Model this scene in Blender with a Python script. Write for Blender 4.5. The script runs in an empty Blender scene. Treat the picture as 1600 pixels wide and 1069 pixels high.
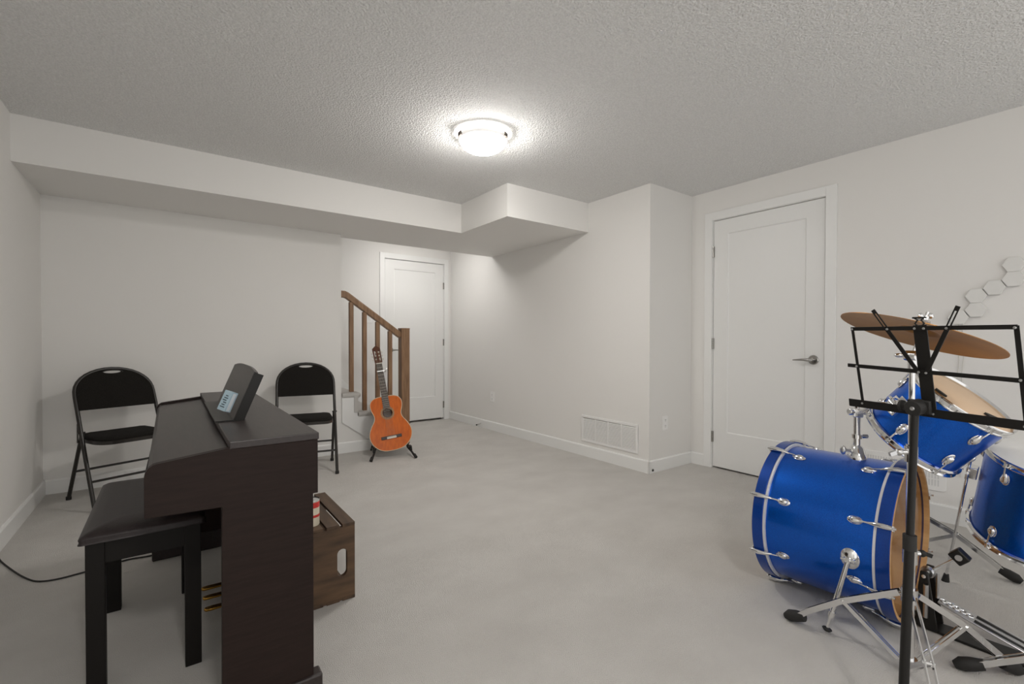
import bpy, bmesh, math, random
from mathutils import Matrix, Vector
random.seed(7)
SC = bpy.context.scene
COL = SC.collection
PI = math.pi
V = Vector

# ------------------------------------------------------------ camera, world, exposure
cam_d = bpy.data.cameras.new('camera')
cam_d.sensor_fit = 'HORIZONTAL'
cam_d.sensor_width = 36.0
cam_d.lens = 725.306 / 1600 * 36
cam_d.shift_y = 7.12 / 1600
cam_d.clip_start = 0.02
cam = bpy.data.objects.new('camera', cam_d)
COL.objects.link(cam)
yaw, pitch, roll = 0.63632, -0.012211, 0.0015208
f0 = V((math.sin(yaw), math.cos(yaw), 0)); r0 = V((math.cos(yaw), -math.sin(yaw), 0)); u0 = V((0, 0, 1))
f1 = f0 * math.cos(pitch) + u0 * math.sin(pitch); u1 = u0 * math.cos(pitch) - f0 * math.sin(pitch)
r2 = r0 * math.cos(roll) + u1 * math.sin(roll); u2 = u1 * math.cos(roll) - r0 * math.sin(roll)
mw = Matrix((r2, u2, -f1)).transposed().to_4x4()
mw.translation = (0, 0, 1.05)
cam.matrix_world = mw
SC.camera = cam

world = bpy.data.worlds.new('world')
SC.world = world
world.use_nodes = True
bg = world.node_tree.nodes['Background']
bg.inputs['Color'].default_value = (1.0, 0.985, 0.96, 1)
bg.inputs['Strength'].default_value = 0.55

SC.view_settings.view_transform = 'Standard'
SC.view_settings.look = 'None'
SC.view_settings.gamma = 1.0
SC.view_settings.exposure = 1.07
SC.view_settings.use_curve_mapping = False
LAMP_STRENGTH = 44.0
REAR_FILL_STRENGTH = 64.0
HALL_STRENGTH = 18.0

# ------------------------------------------------------------ materials
def mat(name, col, rough=0.5, metal=0.0, noise=None, bump=None, coat=0.0, spec=0.5, emit=None):
    """noise=(scale, colour2, stretch xyz, detail) mixes in a second colour; bump=(scale, strength, distance)"""
    m = bpy.data.materials.new(name); m.use_nodes = True
    nt = m.node_tree; b = nt.nodes['Principled BSDF']
    b.inputs['Base Color'].default_value = (*col, 1)
    b.inputs['Roughness'].default_value = rough
    b.inputs['Metallic'].default_value = metal
    b.inputs['Coat Weight'].default_value = coat
    b.inputs['Coat Roughness'].default_value = 0.06
    b.inputs['Specular IOR Level'].default_value = spec
    if noise or bump:
        tc = nt.nodes.new('ShaderNodeTexCoord')
    if noise:
        mp = nt.nodes.new('ShaderNodeMapping'); mp.inputs['Scale'].default_value = noise[2]
        n = nt.nodes.new('ShaderNodeTexNoise'); n.inputs['Scale'].default_value = noise[0]
        n.inputs['Detail'].default_value = noise[3] if len(noise) > 3 else 4
        rp = nt.nodes.new('ShaderNodeValToRGB')
        rp.color_ramp.elements[0].position = 0.33; rp.color_ramp.elements[1].position = 0.67
        rp.color_ramp.elements[0].color = (*col, 1); rp.color_ramp.elements[1].color = (*noise[1], 1)
        nt.links.new(tc.outputs['Object'], mp.inputs['Vector']); nt.links.new(mp.outputs['Vector'], n.inputs['Vector'])
        nt.links.new(n.outputs['Fac'], rp.inputs['Fac']); nt.links.new(rp.outputs['Color'], b.inputs['Base Color'])
    if bump:
        n2 = nt.nodes.new('ShaderNodeTexNoise'); n2.inputs['Scale'].default_value = bump[0]; n2.inputs['Detail'].default_value = 3
        bp = nt.nodes.new('ShaderNodeBump'); bp.inputs['Strength'].default_value = bump[1]; bp.inputs['Distance'].default_value = bump[2]
        nt.links.new(tc.outputs['Object'], n2.inputs['Vector'])
        nt.links.new(n2.outputs['Fac'], bp.inputs['Height']); nt.links.new(bp.outputs['Normal'], b.inputs['Normal'])
    if emit:
        b.inputs['Emission Color'].default_value = (*emit[0], 1); b.inputs['Emission Strength'].default_value = emit[1]
    return m

M = {}
M['wall'] = mat('wall_paint', (0.81, 0.797, 0.772), 0.75, bump=(90, 0.06, 0.002), spec=0.25)
M['ceiling'] = mat('stippled_ceiling', (0.78, 0.778, 0.768), 0.9, noise=(120, (0.89, 0.888, 0.878), (1, 1, 1), 2), bump=(110, 1.0, 0.012), spec=0.1)
M['soffit'] = mat('soffit_paint', (0.81, 0.797, 0.772), 0.75, bump=(90, 0.06, 0.002), spec=0.25)
M['trim'] = mat('white_trim_paint', (0.84, 0.84, 0.825), 0.38, bump=(30, 0.02, 0.001))
M['door'] = mat('white_door_paint', (0.82, 0.82, 0.805), 0.42, bump=(25, 0.03, 0.001))
M['plate'] = mat('white_plastic', (0.88, 0.875, 0.86), 0.35)
M['ventdark'] = mat('vent_shadow_metal', (0.70, 0.70, 0.69), 0.6)
M['carpet'] = mat('pale_grey_carpet', (0.74, 0.712, 0.672), 0.98, noise=(3.2, (0.81, 0.783, 0.743), (1, 1.3, 1), 8), bump=(360, 1.0, 0.010), spec=0.05)
M['oak'] = mat('oak_stain', (0.20, 0.105, 0.05), 0.42, noise=(9, (0.31, 0.18, 0.095), (6, 6, 0.6), 6))
M['chrome'] = mat('chrome', (0.80, 0.80, 0.80), 0.10, 1.0)
M['nickel'] = mat('satin_nickel', (0.42, 0.41, 0.39), 0.22, 1.0)
M['fret'] = mat('fret_metal', (0.34, 0.31, 0.27), 0.4, 0.7)
M['steel'] = mat('brushed_steel', (0.60, 0.60, 0.60), 0.28, 1.0)
M['black'] = mat('black_metal', (0.011, 0.010, 0.009), 0.42, spec=0.3)
M['blackmatte'] = mat('black_rubber', (0.014, 0.013, 0.012), 0.7)
M['chairframe'] = mat('dark_chair_enamel', (0.018, 0.015, 0.012), 0.28)
M['fabric'] = mat('black_fabric', (0.010, 0.009, 0.008), 0.95, noise=(240, (0.018, 0.016, 0.014), (1, 1, 1), 2), bump=(400, 0.5, 0.002), spec=0.15)
M['rosewood'] = mat('dark_rosewood_laminate', (0.0150, 0.0085, 0.0068), 0.5, noise=(9, (0.0205, 0.0120, 0.0098), (1.5, 1.5, 18), 6), spec=0.18)
M['rosewood_h'] = mat('dark_rosewood_laminate_along', (0.0145, 0.0088, 0.008), 0.40, noise=(7, (0.027, 0.0175, 0.016), (14, 1.2, 14), 6), spec=0.6)
M['bench'] = mat('black_bench_paint', (0.009, 0.0075, 0.0065), 0.5, spec=0.2)
M['leather'] = mat('dark_brown_vinyl', (0.017, 0.011, 0.011), 0.42, noise=(60, (0.024, 0.017, 0.017), (1, 1, 1), 3), bump=(180, 0.25, 0.002), spec=0.35)
M['brass'] = mat('pedal_brass', (0.55, 0.30, 0.06), 0.22, 1.0)
M['crate'] = mat('stained_crate_wood', (0.045, 0.024, 0.012), 0.65, noise=(5, (0.125, 0.070, 0.034), (1, 1, 5), 7), bump=(30, 0.2, 0.003))
M['crate_h'] = mat('stained_crate_wood_slat', (0.045, 0.025, 0.013), 0.65, noise=(5, (0.105, 0.060, 0.031), (6, 1, 6), 7), bump=(30, 0.2, 0.003))
M['blue'] = mat('blue_sparkle_lacquer', (0.002, 0.085, 0.50), 0.30, 0.82, noise=(420, (0.004, 0.13, 0.66), (1, 1, 1), 1), coat=0.35, spec=0.3)
M['bluehoop'] = mat('blue_hoop_lacquer', (0.002, 0.04, 0.26), 0.34, 0.45, noise=(420, (0.003, 0.06, 0.34), (1, 1, 1), 1), coat=0.35, spec=0.3)
M['stripe'] = mat('silver_inlay', (0.72, 0.72, 0.74), 0.3, 0.2)
M['shellwood'] = mat('drum_ply_interior', (0.50, 0.27, 0.105), 0.5, noise=(5, (0.66, 0.40, 0.18), (0.7, 0.7, 5), 5))
M['head'] = mat('tan_drum_head', (0.64, 0.45, 0.29), 0.55, noise=(4, (0.69, 0.50, 0.335), (1, 1, 1), 4))
M['whitehead'] = mat('coated_white_head', (0.75, 0.74, 0.71), 0.6)
M['bronze'] = mat('aged_cymbal_bronze', (0.50, 0.235, 0.050), 0.42, 0.85, noise=(3.5, (0.30, 0.130, 0.030), (1, 1, 1), 9))
M['felt'] = mat('grey_felt', (0.35, 0.34, 0.33), 0.95)
M['cedar'] = mat('orange_soundboard', (0.52, 0.098, 0.003), 0.30, noise=(6, (0.64, 0.135, 0.005), (9, 9, 0.7), 4), spec=0.22)
M['guitarside'] = mat('guitar_side_wood', (0.06, 0.018, 0.006), 0.25, noise=(6, (0.11, 0.034, 0.010), (1, 1, 5), 4), coat=0.5)
M['binding'] = mat('cream_binding', (0.70, 0.60, 0.42), 0.35)
M['ebony'] = mat('fingerboard_wood', (0.030, 0.017, 0.012), 0.4)
M['headwood'] = mat('headstock_wood', (0.10, 0.030, 0.012), 0.28, coat=0.4)
M['rosette'] = mat('rosette_inlay', (0.16, 0.055, 0.018), 0.35, noise=(260, (0.42, 0.24, 0.08), (1, 1, 1), 1))
M['string'] = mat('nylon_string', (0.42, 0.35, 0.25), 0.4)
M['bone'] = mat('bone_white', (0.80, 0.76, 0.66), 0.4)
M['boxblue'] = mat('pale_blue_card', (0.42, 0.56, 0.64), 0.5)
M['boxprint'] = mat('dark_print', (0.04, 0.06, 0.08), 0.6)
M['boxwhite'] = mat('white_print', (0.72, 0.77, 0.80), 0.5)
M['canlabel'] = mat('cream_can_label', (0.72, 0.66, 0.52), 0.45)
M['canred'] = mat('red_can_band', (0.55, 0.030, 0.025), 0.4)
M['silverlid'] = mat('tin_lid', (0.7, 0.7, 0.7), 0.25, 1.0)
M['hex'] = mat('white_hex_plastic', (0.76, 0.755, 0.73), 0.5)
M['cordgrey'] = mat('pale_wire', (0.62, 0.60, 0.56), 0.5)
M['lampglass'] = mat('lit_frosted_glass', (0.9, 0.9, 0.88), 0.35, emit=((1.0, 0.965, 0.925), LAMP_STRENGTH))
M['lamprim'] = mat('dim_frosted_rim', (0.85, 0.85, 0.83), 0.35, emit=((1.0, 0.965, 0.925), 0.22))
M['clip'] = mat('dark_bronze_clip', (0.05, 0.035, 0.022), 0.55)
M['rearfill'] = mat('rear_fill_glow', (0.9, 0.9, 0.88), 0.35, emit=((1.0, 0.965, 0.925), REAR_FILL_STRENGTH))  # glow of the added fill lamp behind the camera
M['hallglass'] = mat('lit_frosted_glass_hall', (0.9, 0.9, 0.88), 0.35, emit=((1.0, 0.975, 0.95), HALL_STRENGTH))
M['lamppan'] = mat('lamp_pan_white', (0.8, 0.8, 0.78), 0.5)

def clear_film():
    m = bpy.data.materials.new('clear_drum_film'); m.use_nodes = True
    nt = m.node_tree; nt.nodes.clear()
    o = nt.nodes.new('ShaderNodeOutputMaterial'); mx = nt.nodes.new('ShaderNodeMixShader')
    t = nt.nodes.new('ShaderNodeBsdfTransparent'); g = nt.nodes.new('ShaderNodeBsdfGlossy')
    lw = nt.nodes.new('ShaderNodeLayerWeight'); lw.inputs['Blend'].default_value = 0.5
    fr = nt.nodes.new('ShaderNodeMath'); fr.operation = 'POWER'; fr.inputs[1].default_value = 6.0; nt.links.new(lw.outputs['Facing'], fr.inputs[0])
    g.inputs['Roughness'].default_value = 0.08
    t.inputs['Color'].default_value = (0.93, 0.92, 0.90, 1)
    fm2 = nt.nodes.new('ShaderNodeMath'); fm2.operation = 'MULTIPLY'; fm2.inputs[1].default_value = 0.4; nt.links.new(fr.outputs[0], fm2.inputs[0])
    nt.links.new(fm2.outputs[0], mx.inputs[0]); nt.links.new(t.outputs[0], mx.inputs[1]); nt.links.new(g.outputs[0], mx.inputs[2])
    nt.links.new(mx.outputs[0], o.inputs['Surface'])
    return m
M['film'] = clear_film()

# ------------------------------------------------------------ mesh helpers
class MB:
    """collects shapes into ONE mesh object"""
    def __init__(self, T=None): self.v = []; self.f = []; self.T = T
    def add(self, vs, fs):
        o = len(self.v)
        self.v += [(self.T @ V(p)) if self.T else V(p) for p in vs]
        self.f += [tuple(i + o for i in q) for q in fs]
        return self
    def box(self, c, s, R=None):
        R = R or Matrix.Identity(3); c = V(c); hx, hy, hz = s[0] / 2, s[1] / 2, s[2] / 2
        vs = [c + R @ V((x * hx, y * hy, z * hz)) for x in (-1, 1) for y in (-1, 1) for z in (-1, 1)]
        return self.add(vs, [(0, 1, 3, 2), (4, 6, 7, 5), (0, 4, 5, 1), (2, 3, 7, 6), (0, 2, 6, 4), (1, 5, 7, 3)])
    def span(self, a, b):
        a, b = V(a), V(b); return self.box((a + b) / 2, [abs(x) for x in (b - a)])
    def bar(self, p, q, w, t, up=(0, 0, 1)):
        """flat bar from p to q, width w across, thickness t along the 'up' side"""
        p, q = V(p), V(q); d = (q - p); L = d.length; d.normalize()
        s = d.cross(V(up))
        if s.length < 1e-5: s = d.cross(V((0, 1, 0)))
        s.normalize(); n = s.cross(d)
        R = Matrix((d, s, n)).transposed()
        return self.box((p + q) / 2, (L, w, t), R)
    def cyl(self, p, q, r, r2=None, n=20, cap=True):
        p, q = V(p), V(q); r2 = r if r2 is None else r2
        d = (q - p).normalized(); e = d.orthogonal().normalized(); g = d.cross(e)
        vs = []
        for c, rr in ((p, r), (q, r2)):
            vs += [c + rr * (math.cos(2 * PI * i / n) * e + math.sin(2 * PI * i / n) * g) for i in range(n)]
        fs = [(i, (i + 1) % n, n + (i + 1) % n, n + i) for i in range(n)]
        if cap: fs += [tuple(range(n - 1, -1, -1)), tuple(range(n, 2 * n))]
        return self.add(vs, fs)
    def tube(self, pts, r, n=10, closed=False, flat=None):
        """round tube along points (flat=(w,t,up) gives a rectangular section)"""
        pts = [V(p) for p in pts]; N = len(pts); rings = []; prev = None
        for i, p in enumerate(pts):
            a = pts[(i - 1) % N] if (closed or i > 0) else p
            b = pts[(i + 1) % N] if (closed or i < N - 1) else p
            d = (b - a).normalized()
            if flat:
                s = d.cross(V(flat[2])).normalized(); u = s.cross(d)
                w, t = flat[0] / 2, flat[1] / 2
                rings.append([p + s * w + u * t, p - s * w + u * t, p - s * w - u * t, p + s * w - u * t])
            else:
                e = d.orthogonal().normalized() if prev is None else (prev - d * prev.dot(d)).normalized()
                prev = e; g = d.cross(e)
                rr = r[i] if isinstance(r, (list, tuple)) else r
                rings.append([p + rr * (math.cos(2 * PI * k / n) * e + math.sin(2 * PI * k / n) * g) for k in range(n)])
        n = len(rings[0]); vs = [x for R in rings for x in R]; fs = []
        for i in range(N if closed else N - 1):
            j = (i + 1) % N
            fs += [(i * n + k, i * n + (k + 1) % n, j * n + (k + 1) % n, j * n + k) for k in range(n)]
        if not closed: fs += [tuple(range(n - 1, -1, -1)), tuple((N - 1) * n + k for k in range(n))]
        return self.add(vs, fs)
    def lathe(self, prof, n=48, X=None, closed=False):
        """profile of (radius, height) spun about local z; X maps to place"""
        X = X or Matrix.Identity(4); vs = []; fs = []; K = len(prof)
        for r, h in prof:
            vs += [X @ V((r * math.cos(2 * PI * i / n), r * math.sin(2 * PI * i / n), h)) for i in range(n)]
        for k in range(K if closed else K - 1):
            a, b = k * n, ((k + 1) % K) * n
            fs += [(a + i, a + (i + 1) % n, b + (i + 1) % n, b + i) for i in range(n)]
        if not closed:
            if prof[0][0] > 1e-6: fs.append(tuple(range(n - 1, -1, -1)))
            if prof[-1][0] > 1e-6: fs.append(tuple((K - 1) * n + i for i in range(n)))
        return self.add(vs, fs)
    def prism(self, poly, a, b, X=None):
        """2-D polygon (p,q) extruded from height a to b along the third axis; X maps (p,q,h) to place"""
        X = X or Matrix.Identity(4); n = len(poly)
        vs = [X @ V((p, q, a)) for p, q in poly] + [X @ V((p, q, b)) for p, q in poly]
        fs = [tuple(range(n - 1, -1, -1)), tuple(range(n, 2 * n))] + [(i, (i + 1) % n, n + (i + 1) % n, n + i) for i in range(n)]
        return self.add(vs, fs)
    def ball(self, c, r, n=14, s=(1, 1, 1)):
        prof = [(max(r * math.sin(PI * k / 8), 1e-5), -r * math.cos(PI * k / 8)) for k in range(9)]
        X = Matrix.Translation(V(c)) @ Matrix.Diagonal((*s, 1))
        return self.lathe(prof, n, X)
    def build(self, name, m, parent=None, smooth=35, bevel=0, seg=2, subsurf=0):
        off = OFF.get(parent, V((0, 0, 0)))
        me = bpy.data.meshes.new(name)
        me.from_pydata([p - off for p in self.v], [], self.f)
        bm = bmesh.new(); bm.from_mesh(me)
        bmesh.ops.remove_doubles(bm, verts=bm.verts, dist=1e-6)
        bmesh.ops.recalc_face_normals(bm, faces=bm.faces); bm.to_mesh(me); bm.free()
        me.materials.append(M[m] if isinstance(m, str) else m)
        if smooth:
            me.polygons.foreach_set('use_smooth', [True] * len(me.polygons))
            me.set_sharp_from_angle(angle=math.radians(smooth))
        o = bpy.data.objects.new(name, me); COL.objects.link(o)
        if parent:
            o.parent = parent; OFF[o] = off
        else: OFF[o] = V((0, 0, 0))
        if bevel:
            b = o.modifiers.new('bevel', 'BEVEL'); b.width = bevel; b.segments = seg; b.limit_method = 'ANGLE'; b.angle_limit = math.radians(40)
        if subsurf:
            b = o.modifiers.new('subd', 'SUBSURF'); b.levels = b.render_levels = subsurf
        return o
OFF = {}
def thing(name, label, cat, loc=(0, 0, 0), group=None):
    o = bpy.data.objects.new(name, None); COL.objects.link(o); o.location = loc; o.empty_display_size = 0.05
    OFF[o] = V(loc); o['label'] = label; o['category'] = cat
    if group: o['group'] = group
    return o
def tag(o, label, cat, group=None):
    o['label'] = label; o['category'] = cat
    if group: o['group'] = group
    return o
def struct(name, mb, m, **k):
    o = mb.build(name, m, **k); o['kind'] = 'structure'; return o
def recenter(o, c):
    """give a single-mesh thing its own origin"""
    c = V(c)
    for v in o.data.vertices: v.co -= c
    o.location = c; OFF[o] = c
    return o
def dup(root, loc, label=None, rotz=None):
    r = root.copy(); COL.objects.link(r); r.location = loc
    if rotz is not None: r.rotation_euler = (0, 0, rotz)
    if label: r['label'] = label
    def kids(src, dst):
        for ch in list(src.children):
            c = ch.copy(); COL.objects.link(c); c.parent = dst; kids(ch, c)
    kids(root, r)
    return r
def axis_frame(c, a, ref=(0, 0, 1)):
    """4x4 with local z along a, local x as close as possible to ref"""
    a = V(a).normalized(); x = V(ref) - a * V(ref).dot(a)
    if x.length < 1e-5: x = a.orthogonal()
    x.normalize(); y = a.cross(x)
    X = Matrix((x, y, a)).transposed().to_4x4(); X.translation = V(c); return X
def arc(c, r, a0, a1, n): return [(c[0] + r * math.cos(a0 + (a1 - a0) * i / n), c[1] + r * math.sin(a0 + (a1 - a0) * i / n)) for i in range(n + 1)]
XZ = Matrix(((1, 0, 0, 0), (0, 0, 1, 0), (0, 1, 0, 0), (0, 0, 0, 1)))      # (p,q,h) -> x=p, z=q, y=h
YZ = Matrix(((0, 0, 1, 0), (1, 0, 0, 0), (0, 1, 0, 0), (0, 0, 0, 1)))      # (p,q,h) -> y=p, z=q, x=h

# ------------------------------------------------------------ room
xL, yA, yA2, yS1, yS2, xS, xV, yV, xD, yF = -0.693, 4.414, 4.536, 3.691, 2.976, 2.150, 3.055, 2.305, 3.629, 5.532
zc, zs, YB, xE = 2.294, 2.033, -1.3, 1.288
struct('floor', MB().span((xL - 0.12, YB, -0.1), (xD + 0.35, yF + 0.35, 0)), 'carpet', smooth=0)
struct('ceiling', MB().span((xL - 0.12, YB, zc), (xD + 0.35, yF + 0.35, zc + 0.1)), 'ceiling', smooth=0)
struct('wall_left', MB().span((xL - 0.12, YB, 0), (xL, yF + 0.12, zc)), 'wall', smooth=0)
struct('wall_back', MB().span((xL, yA, 0), (xE, yA2, zs)), 'wall', smooth=0)
# wall with the air vent, and the short jog beside the big door
struct('wall_right', MB().prism([(xV, yV), (xV, yF), (xV + 0.7, yF), (xV + 0.7, yV)], 0, zc), 'wall', smooth=0)
dY0, dY1, dZ = 1.292, 2.110, 2.043
wd = MB()
wd.span((xD, dY1, 0), (xD + 0.12, yV, zc)); wd.span((xD, YB, 0), (xD + 0.12, dY0, zc)); wd.span((xD, dY0, dZ), (xD + 0.12, dY1, zc))
wd.span((xD + 0.12, dY0 - 0.1, 0), (xD + 0.15, dY1 + 0.1, dZ + 0.1))  # added unseen board behind the door, keeps stray light out of its gap
struct('wall_door_side', wd, 'wall', smooth=0)
fX0, fX1, fZ = 2.140, 2.954, 2.066
wf = MB()
wf.span((xL, yF, 0), (fX0, yF + 0.12, zc)); wf.span((fX1, yF, 0), (xV + 0.7, yF + 0.12, zc)); wf.span((fX0, yF, fZ), (fX1, yF + 0.12, zc))
wf.span((fX0 - 0.1, yF + 0.12, 0), (fX1 + 0.1, yF + 0.15, fZ + 0.1))  # same kind of added light-blocking board, unseen behind the hall door
struct('wall_hall', wf, 'wall', smooth=0)
struct('trim_1', MB().prism([(xL, yS1), (xS, yS1), (xS, yS2), (xV, yS2), (xV, yA2), (xL, yA2)], zs, zc), 'soffit', smooth=0)   # boxed-in bulkhead

def baseboard(name, p, q, n):
    """from p to q on the floor, standing out along n"""
    p, q, n = V((*p, 0)), V((*q, 0)), V((*n, 0)); d = (q - p); L = d.length; d.normalize()
    X = Matrix((n, V((0, 0, 1)), d)).transposed().to_4x4(); X.translation = p
    m = MB().prism([(0, 0), (0.014, 0), (0.014, 0.091), (0.009, 0.100), (0, 0.100)], 0, L, X)
    return struct(name, m, 'trim', smooth=0)
baseboard('baseboard_left', (xL, YB), (xL, yA), (1, 0))
baseboard('baseboard_back', (xL, yA), (1.66, yA), (0, -1))
baseboard('baseboard_right', (xV, yV - 0.014), (xV, yF), (-1, 0))
baseboard('baseboard_jog', (xV - 0.014, yV), (xD, yV), (0, -1))
baseboard('baseboard_door_far', (xD, 2.179), (xD, yV), (-1, 0))
baseboard('baseboard_door_near', (xD, YB), (xD, 1.222), (-1, 0))

# doors ------------------------------------------------------
def casing(name, X, w, z, cw):
    """door casing and jamb; local x runs across the opening (0..w), y up, z out of the wall"""
    c = MB(X)
    o = 0.012
    for (a, b, lo, hi) in ((-cw, -0.004, 0, z + cw), (w + 0.004, w + cw, 0, z + cw), (-0.004, w + 0.004, z + 0.004, z + cw)):
        c.span((a, lo, 0), (b, hi, o))
    c.span((-0.004, 0, -0.12), (0.0005, z + 0.004, 0.002)); c.span((w - 0.0005, 0, -0.12), (w + 0.004, z + 0.004, 0.002)); c.span((0, z, -0.12), (w, z + 0.004, 0.002))
    for (a, b, lo, hi) in ((0, 0.012, 0, z), (w - 0.012, w, 0, z), (0, w, z - 0.012, z)):
        c.span((a, lo, -0.075), (b, hi, -0.044))
    return struct(name, c, 'trim', smooth=0, bevel=0.0015)
def door(name, X, w, z, gap, hinge_x, hz, hx, hdir, hh):
    root = bpy.data.objects.new(name, None); COL.objects.link(root); root['kind'] = 'structure'
    loc = X @ V((w / 2, 0, 0)); root.location = loc; OFF[root] = V(loc)
    s = MB(X); g = 0.004; zt = z - g; f = -0.006; b = -0.041; st = 0.118
    L, Rr, lo, hi = g, w - g, gap, zt
    pl, pr, pb, pt = L + st, Rr - st, lo + 0.290, hi - 0.115
    # stiles, rails and recessed panel with a small bevel all around
    s.span((L, lo, b), (pl, hi, f)); s.span((pr, lo, b), (Rr, hi, f)); s.span((pl, lo, b), (pr, pb, f)); s.span((pl, pt, b), (pr, hi, f))
    slab = s.build('slab', 'door', root, smooth=0)
    p = MB(X); d = f - 0.009; k = 0.007
    o4 = [(pl, pb), (pr, pb), (pr, pt), (pl, pt)]; i4 = [(pl + k, pb + k), (pr - k, pb + k), (pr - k, pt - k), (pl + k, pt - k)]
    vs = [(a, c, f - 0.0015) for a, c in o4] + [(a, c, d) for a, c in i4]
    p.add(vs, [(0, 1, 5, 4), (1, 2, 6, 5), (2, 3, 7, 6), (3, 0, 4, 7), (4, 5, 6, 7)])
    p.build('panel', 'door', root, smooth=0)
    for zz in hz:
        h = MB(X)
        for k in range(5): h.cyl((hinge_x, zz - 0.044 + k * 0.0178, 0.004), (hinge_x, zz - 0.044 + k * 0.0178 + 0.0165, 0.004), 0.0065, n=12)
        h.span((hinge_x - 0.010, zz - 0.044, -0.004), (hinge_x + 0.010, zz + 0.044, 0.0008))
        h.build('hinge', 'nickel', root)
    r = MB(X)
    r.lathe([(0.001, 0), (0.033, 0), (0.033, 0.006), (0.028, 0.011), (0.014, 0.012), (0.012, 0.03), (0.001, 0.03)], 28, Matrix.Translation((hx, hh, f)))
    hn = r.build('handle', 'nickel', root, smooth=40)
    l = MB(X)
    pts = [(hx, hh, f + 0.03), (hx, hh, f + 0.045), (hx + hdir * 0.012, hh, f + 0.054), (hx + hdir * 0.05, hh + 0.001, f + 0.054), (hx + hdir * 0.115, hh - 0.003, f + 0.048)]
    l.tube(pts, [0.010, 0.0105, 0.0115, 0.009, 0.004], 14)
    l.build('lever', 'nickel', hn)
    la = MB(X); ex = hx - hdir * 0.062
    la.span((min(ex, w - 0.004 if hdir < 0 else 0.0), hh - 0.03, -0.03), (max(ex, w - 0.004 if hdir < 0 else 0.004), hh + 0.03, f + 0.0005))
    return root
# local frames: big door on the right wall (x runs towards the camera), hall door (x runs right)
X1 = Matrix(((0, 0, -1, xD), (-1, 0, 0, dY1), (0, 1, 0, 0), (0, 0, 0, 1)))
X2 = Matrix(((1, 0, 0, fX0), (0, 0, -1, yF), (0, 1, 0, 0), (0, 0, 0, 1)))
casing('trim_2', X1, dY1 - dY0, dZ, 0.069)
casing('trim_3', X2, fX1 - fX0, fZ, 0.066)
door('door_1', X1, dY1 - dY0, dZ, 0.014, 0.002, (0.26, 1.03, 1.787), dY1 - 1.361, -1, 0.920)
door('door_2', X2, fX1 - fX0, fZ, 0.026, fX1 - fX0 - 0.002, (0.20, 1.03, 1.78), 0.075, 1, 0.934)

# stairs --------------------------------------------------------
st = bpy.data.objects.new('staircase', None); COL.objects.link(st); st.location = (1.6, 4.97, 0); OFF[st] = V(st.location)
tag(st, 'carpeted stairs with white stringer climbing left behind the back wall', 'staircase')
RISE, RUN, NX = 0.187, 0.253, 1.966
def nose(k): return NX - (k - 1) * RUN        # front edge x of tread k
for k in range(1, 8):
    z = RISE * k; s = MB(); x1 = nose(k); x0 = x1 - RUN - 0.03; yi = yA2 + 0.004
    def tread(xa, xb, y0, end):
        """rounded carpet nosing; 'end' wraps the open side too"""
        if xb - xa < 0.02: return
        s.span((xa, y0 + 0.02, z - 0.054), (xb - 0.02, yF - 0.022, z))
        s.cyl((xb - 0.02, y0 + 0.01, z - 0.027), (xb - 0.02, yF - 0.022, z - 0.027), 0.027, n=14)
        if end:
            s.cyl((xa, y0 + 0.02, z - 0.027), (xb - 0.02, y0 + 0.02, z - 0.027), 0.027, n=14); s.ball((xb - 0.02, y0 + 0.02, z - 0.027), 0.027)
    if k == 1: tread(x0 + 0.012, 1.884, 4.398, True); tread(1.80, x1, 4.522, False)
    elif x1 > xE + 0.05:
        tread(max(x0 + 0.012, xE + 0.004), x1, 4.398, True)
        if x0 < xE: tread(x0, xE + 0.03, yi, False)
    else: tread(x0, x1, yi, False)
    yr = 4.391 if x1 > xE + 0.05 else yi
    if k == 1: yr = 4.522
    s.span((x1 - 0.060, yr, z - RISE), (x1 - 0.024, yF - 0.022, z - 0.030))
    s.build('carpeted_step', 'carpet', st, smooth=40)
sg = [(1.60 + 0.36, 0.0)]
poly = [(1.575 + 0.10, 0.0)]
poly = [(nose(1) - 0.026, 0.0), (nose(1) - 0.026, RISE - 0.038)]
for k in range(2, 6):
    poly += [(nose(k) - 0.026, RISE * (k - 1) - 0.038), (nose(k) - 0.026, RISE * k - 0.038)]
xq = xE + 0.001
poly = [p for p in poly if p[0] > xq] + [(xq, RISE * 3 - 0.038), (xq, 0.288), (1.556, 0.093), (1.66, 0.018), (1.66, 0.0)]
MB().prism(poly, 4.399, 4.4135, XZ).build('stringer', 'trim', st, smooth=0)
struct('wall_stair_knee', MB().prism([(xE, 0), (1.68, 0), (1.68, 0.0), (1.556, 0.093), (xE, 0.291)], yA, yA + 0.10, XZ), 'wall', smooth=0)
sk = MB(); sl = -0.74
sk.prism([(0.9, 0.597 + (0.9 - 1.626) * -1.0), (2.06, 0.16), (2.06, 0.0), (1.9, 0.0), (0.9, 0.8)], yF - 0.014, yF, XZ)
struct('trim_4', sk, 'trim', smooth=0)      # sloping skirt on the far side of the stair

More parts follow.
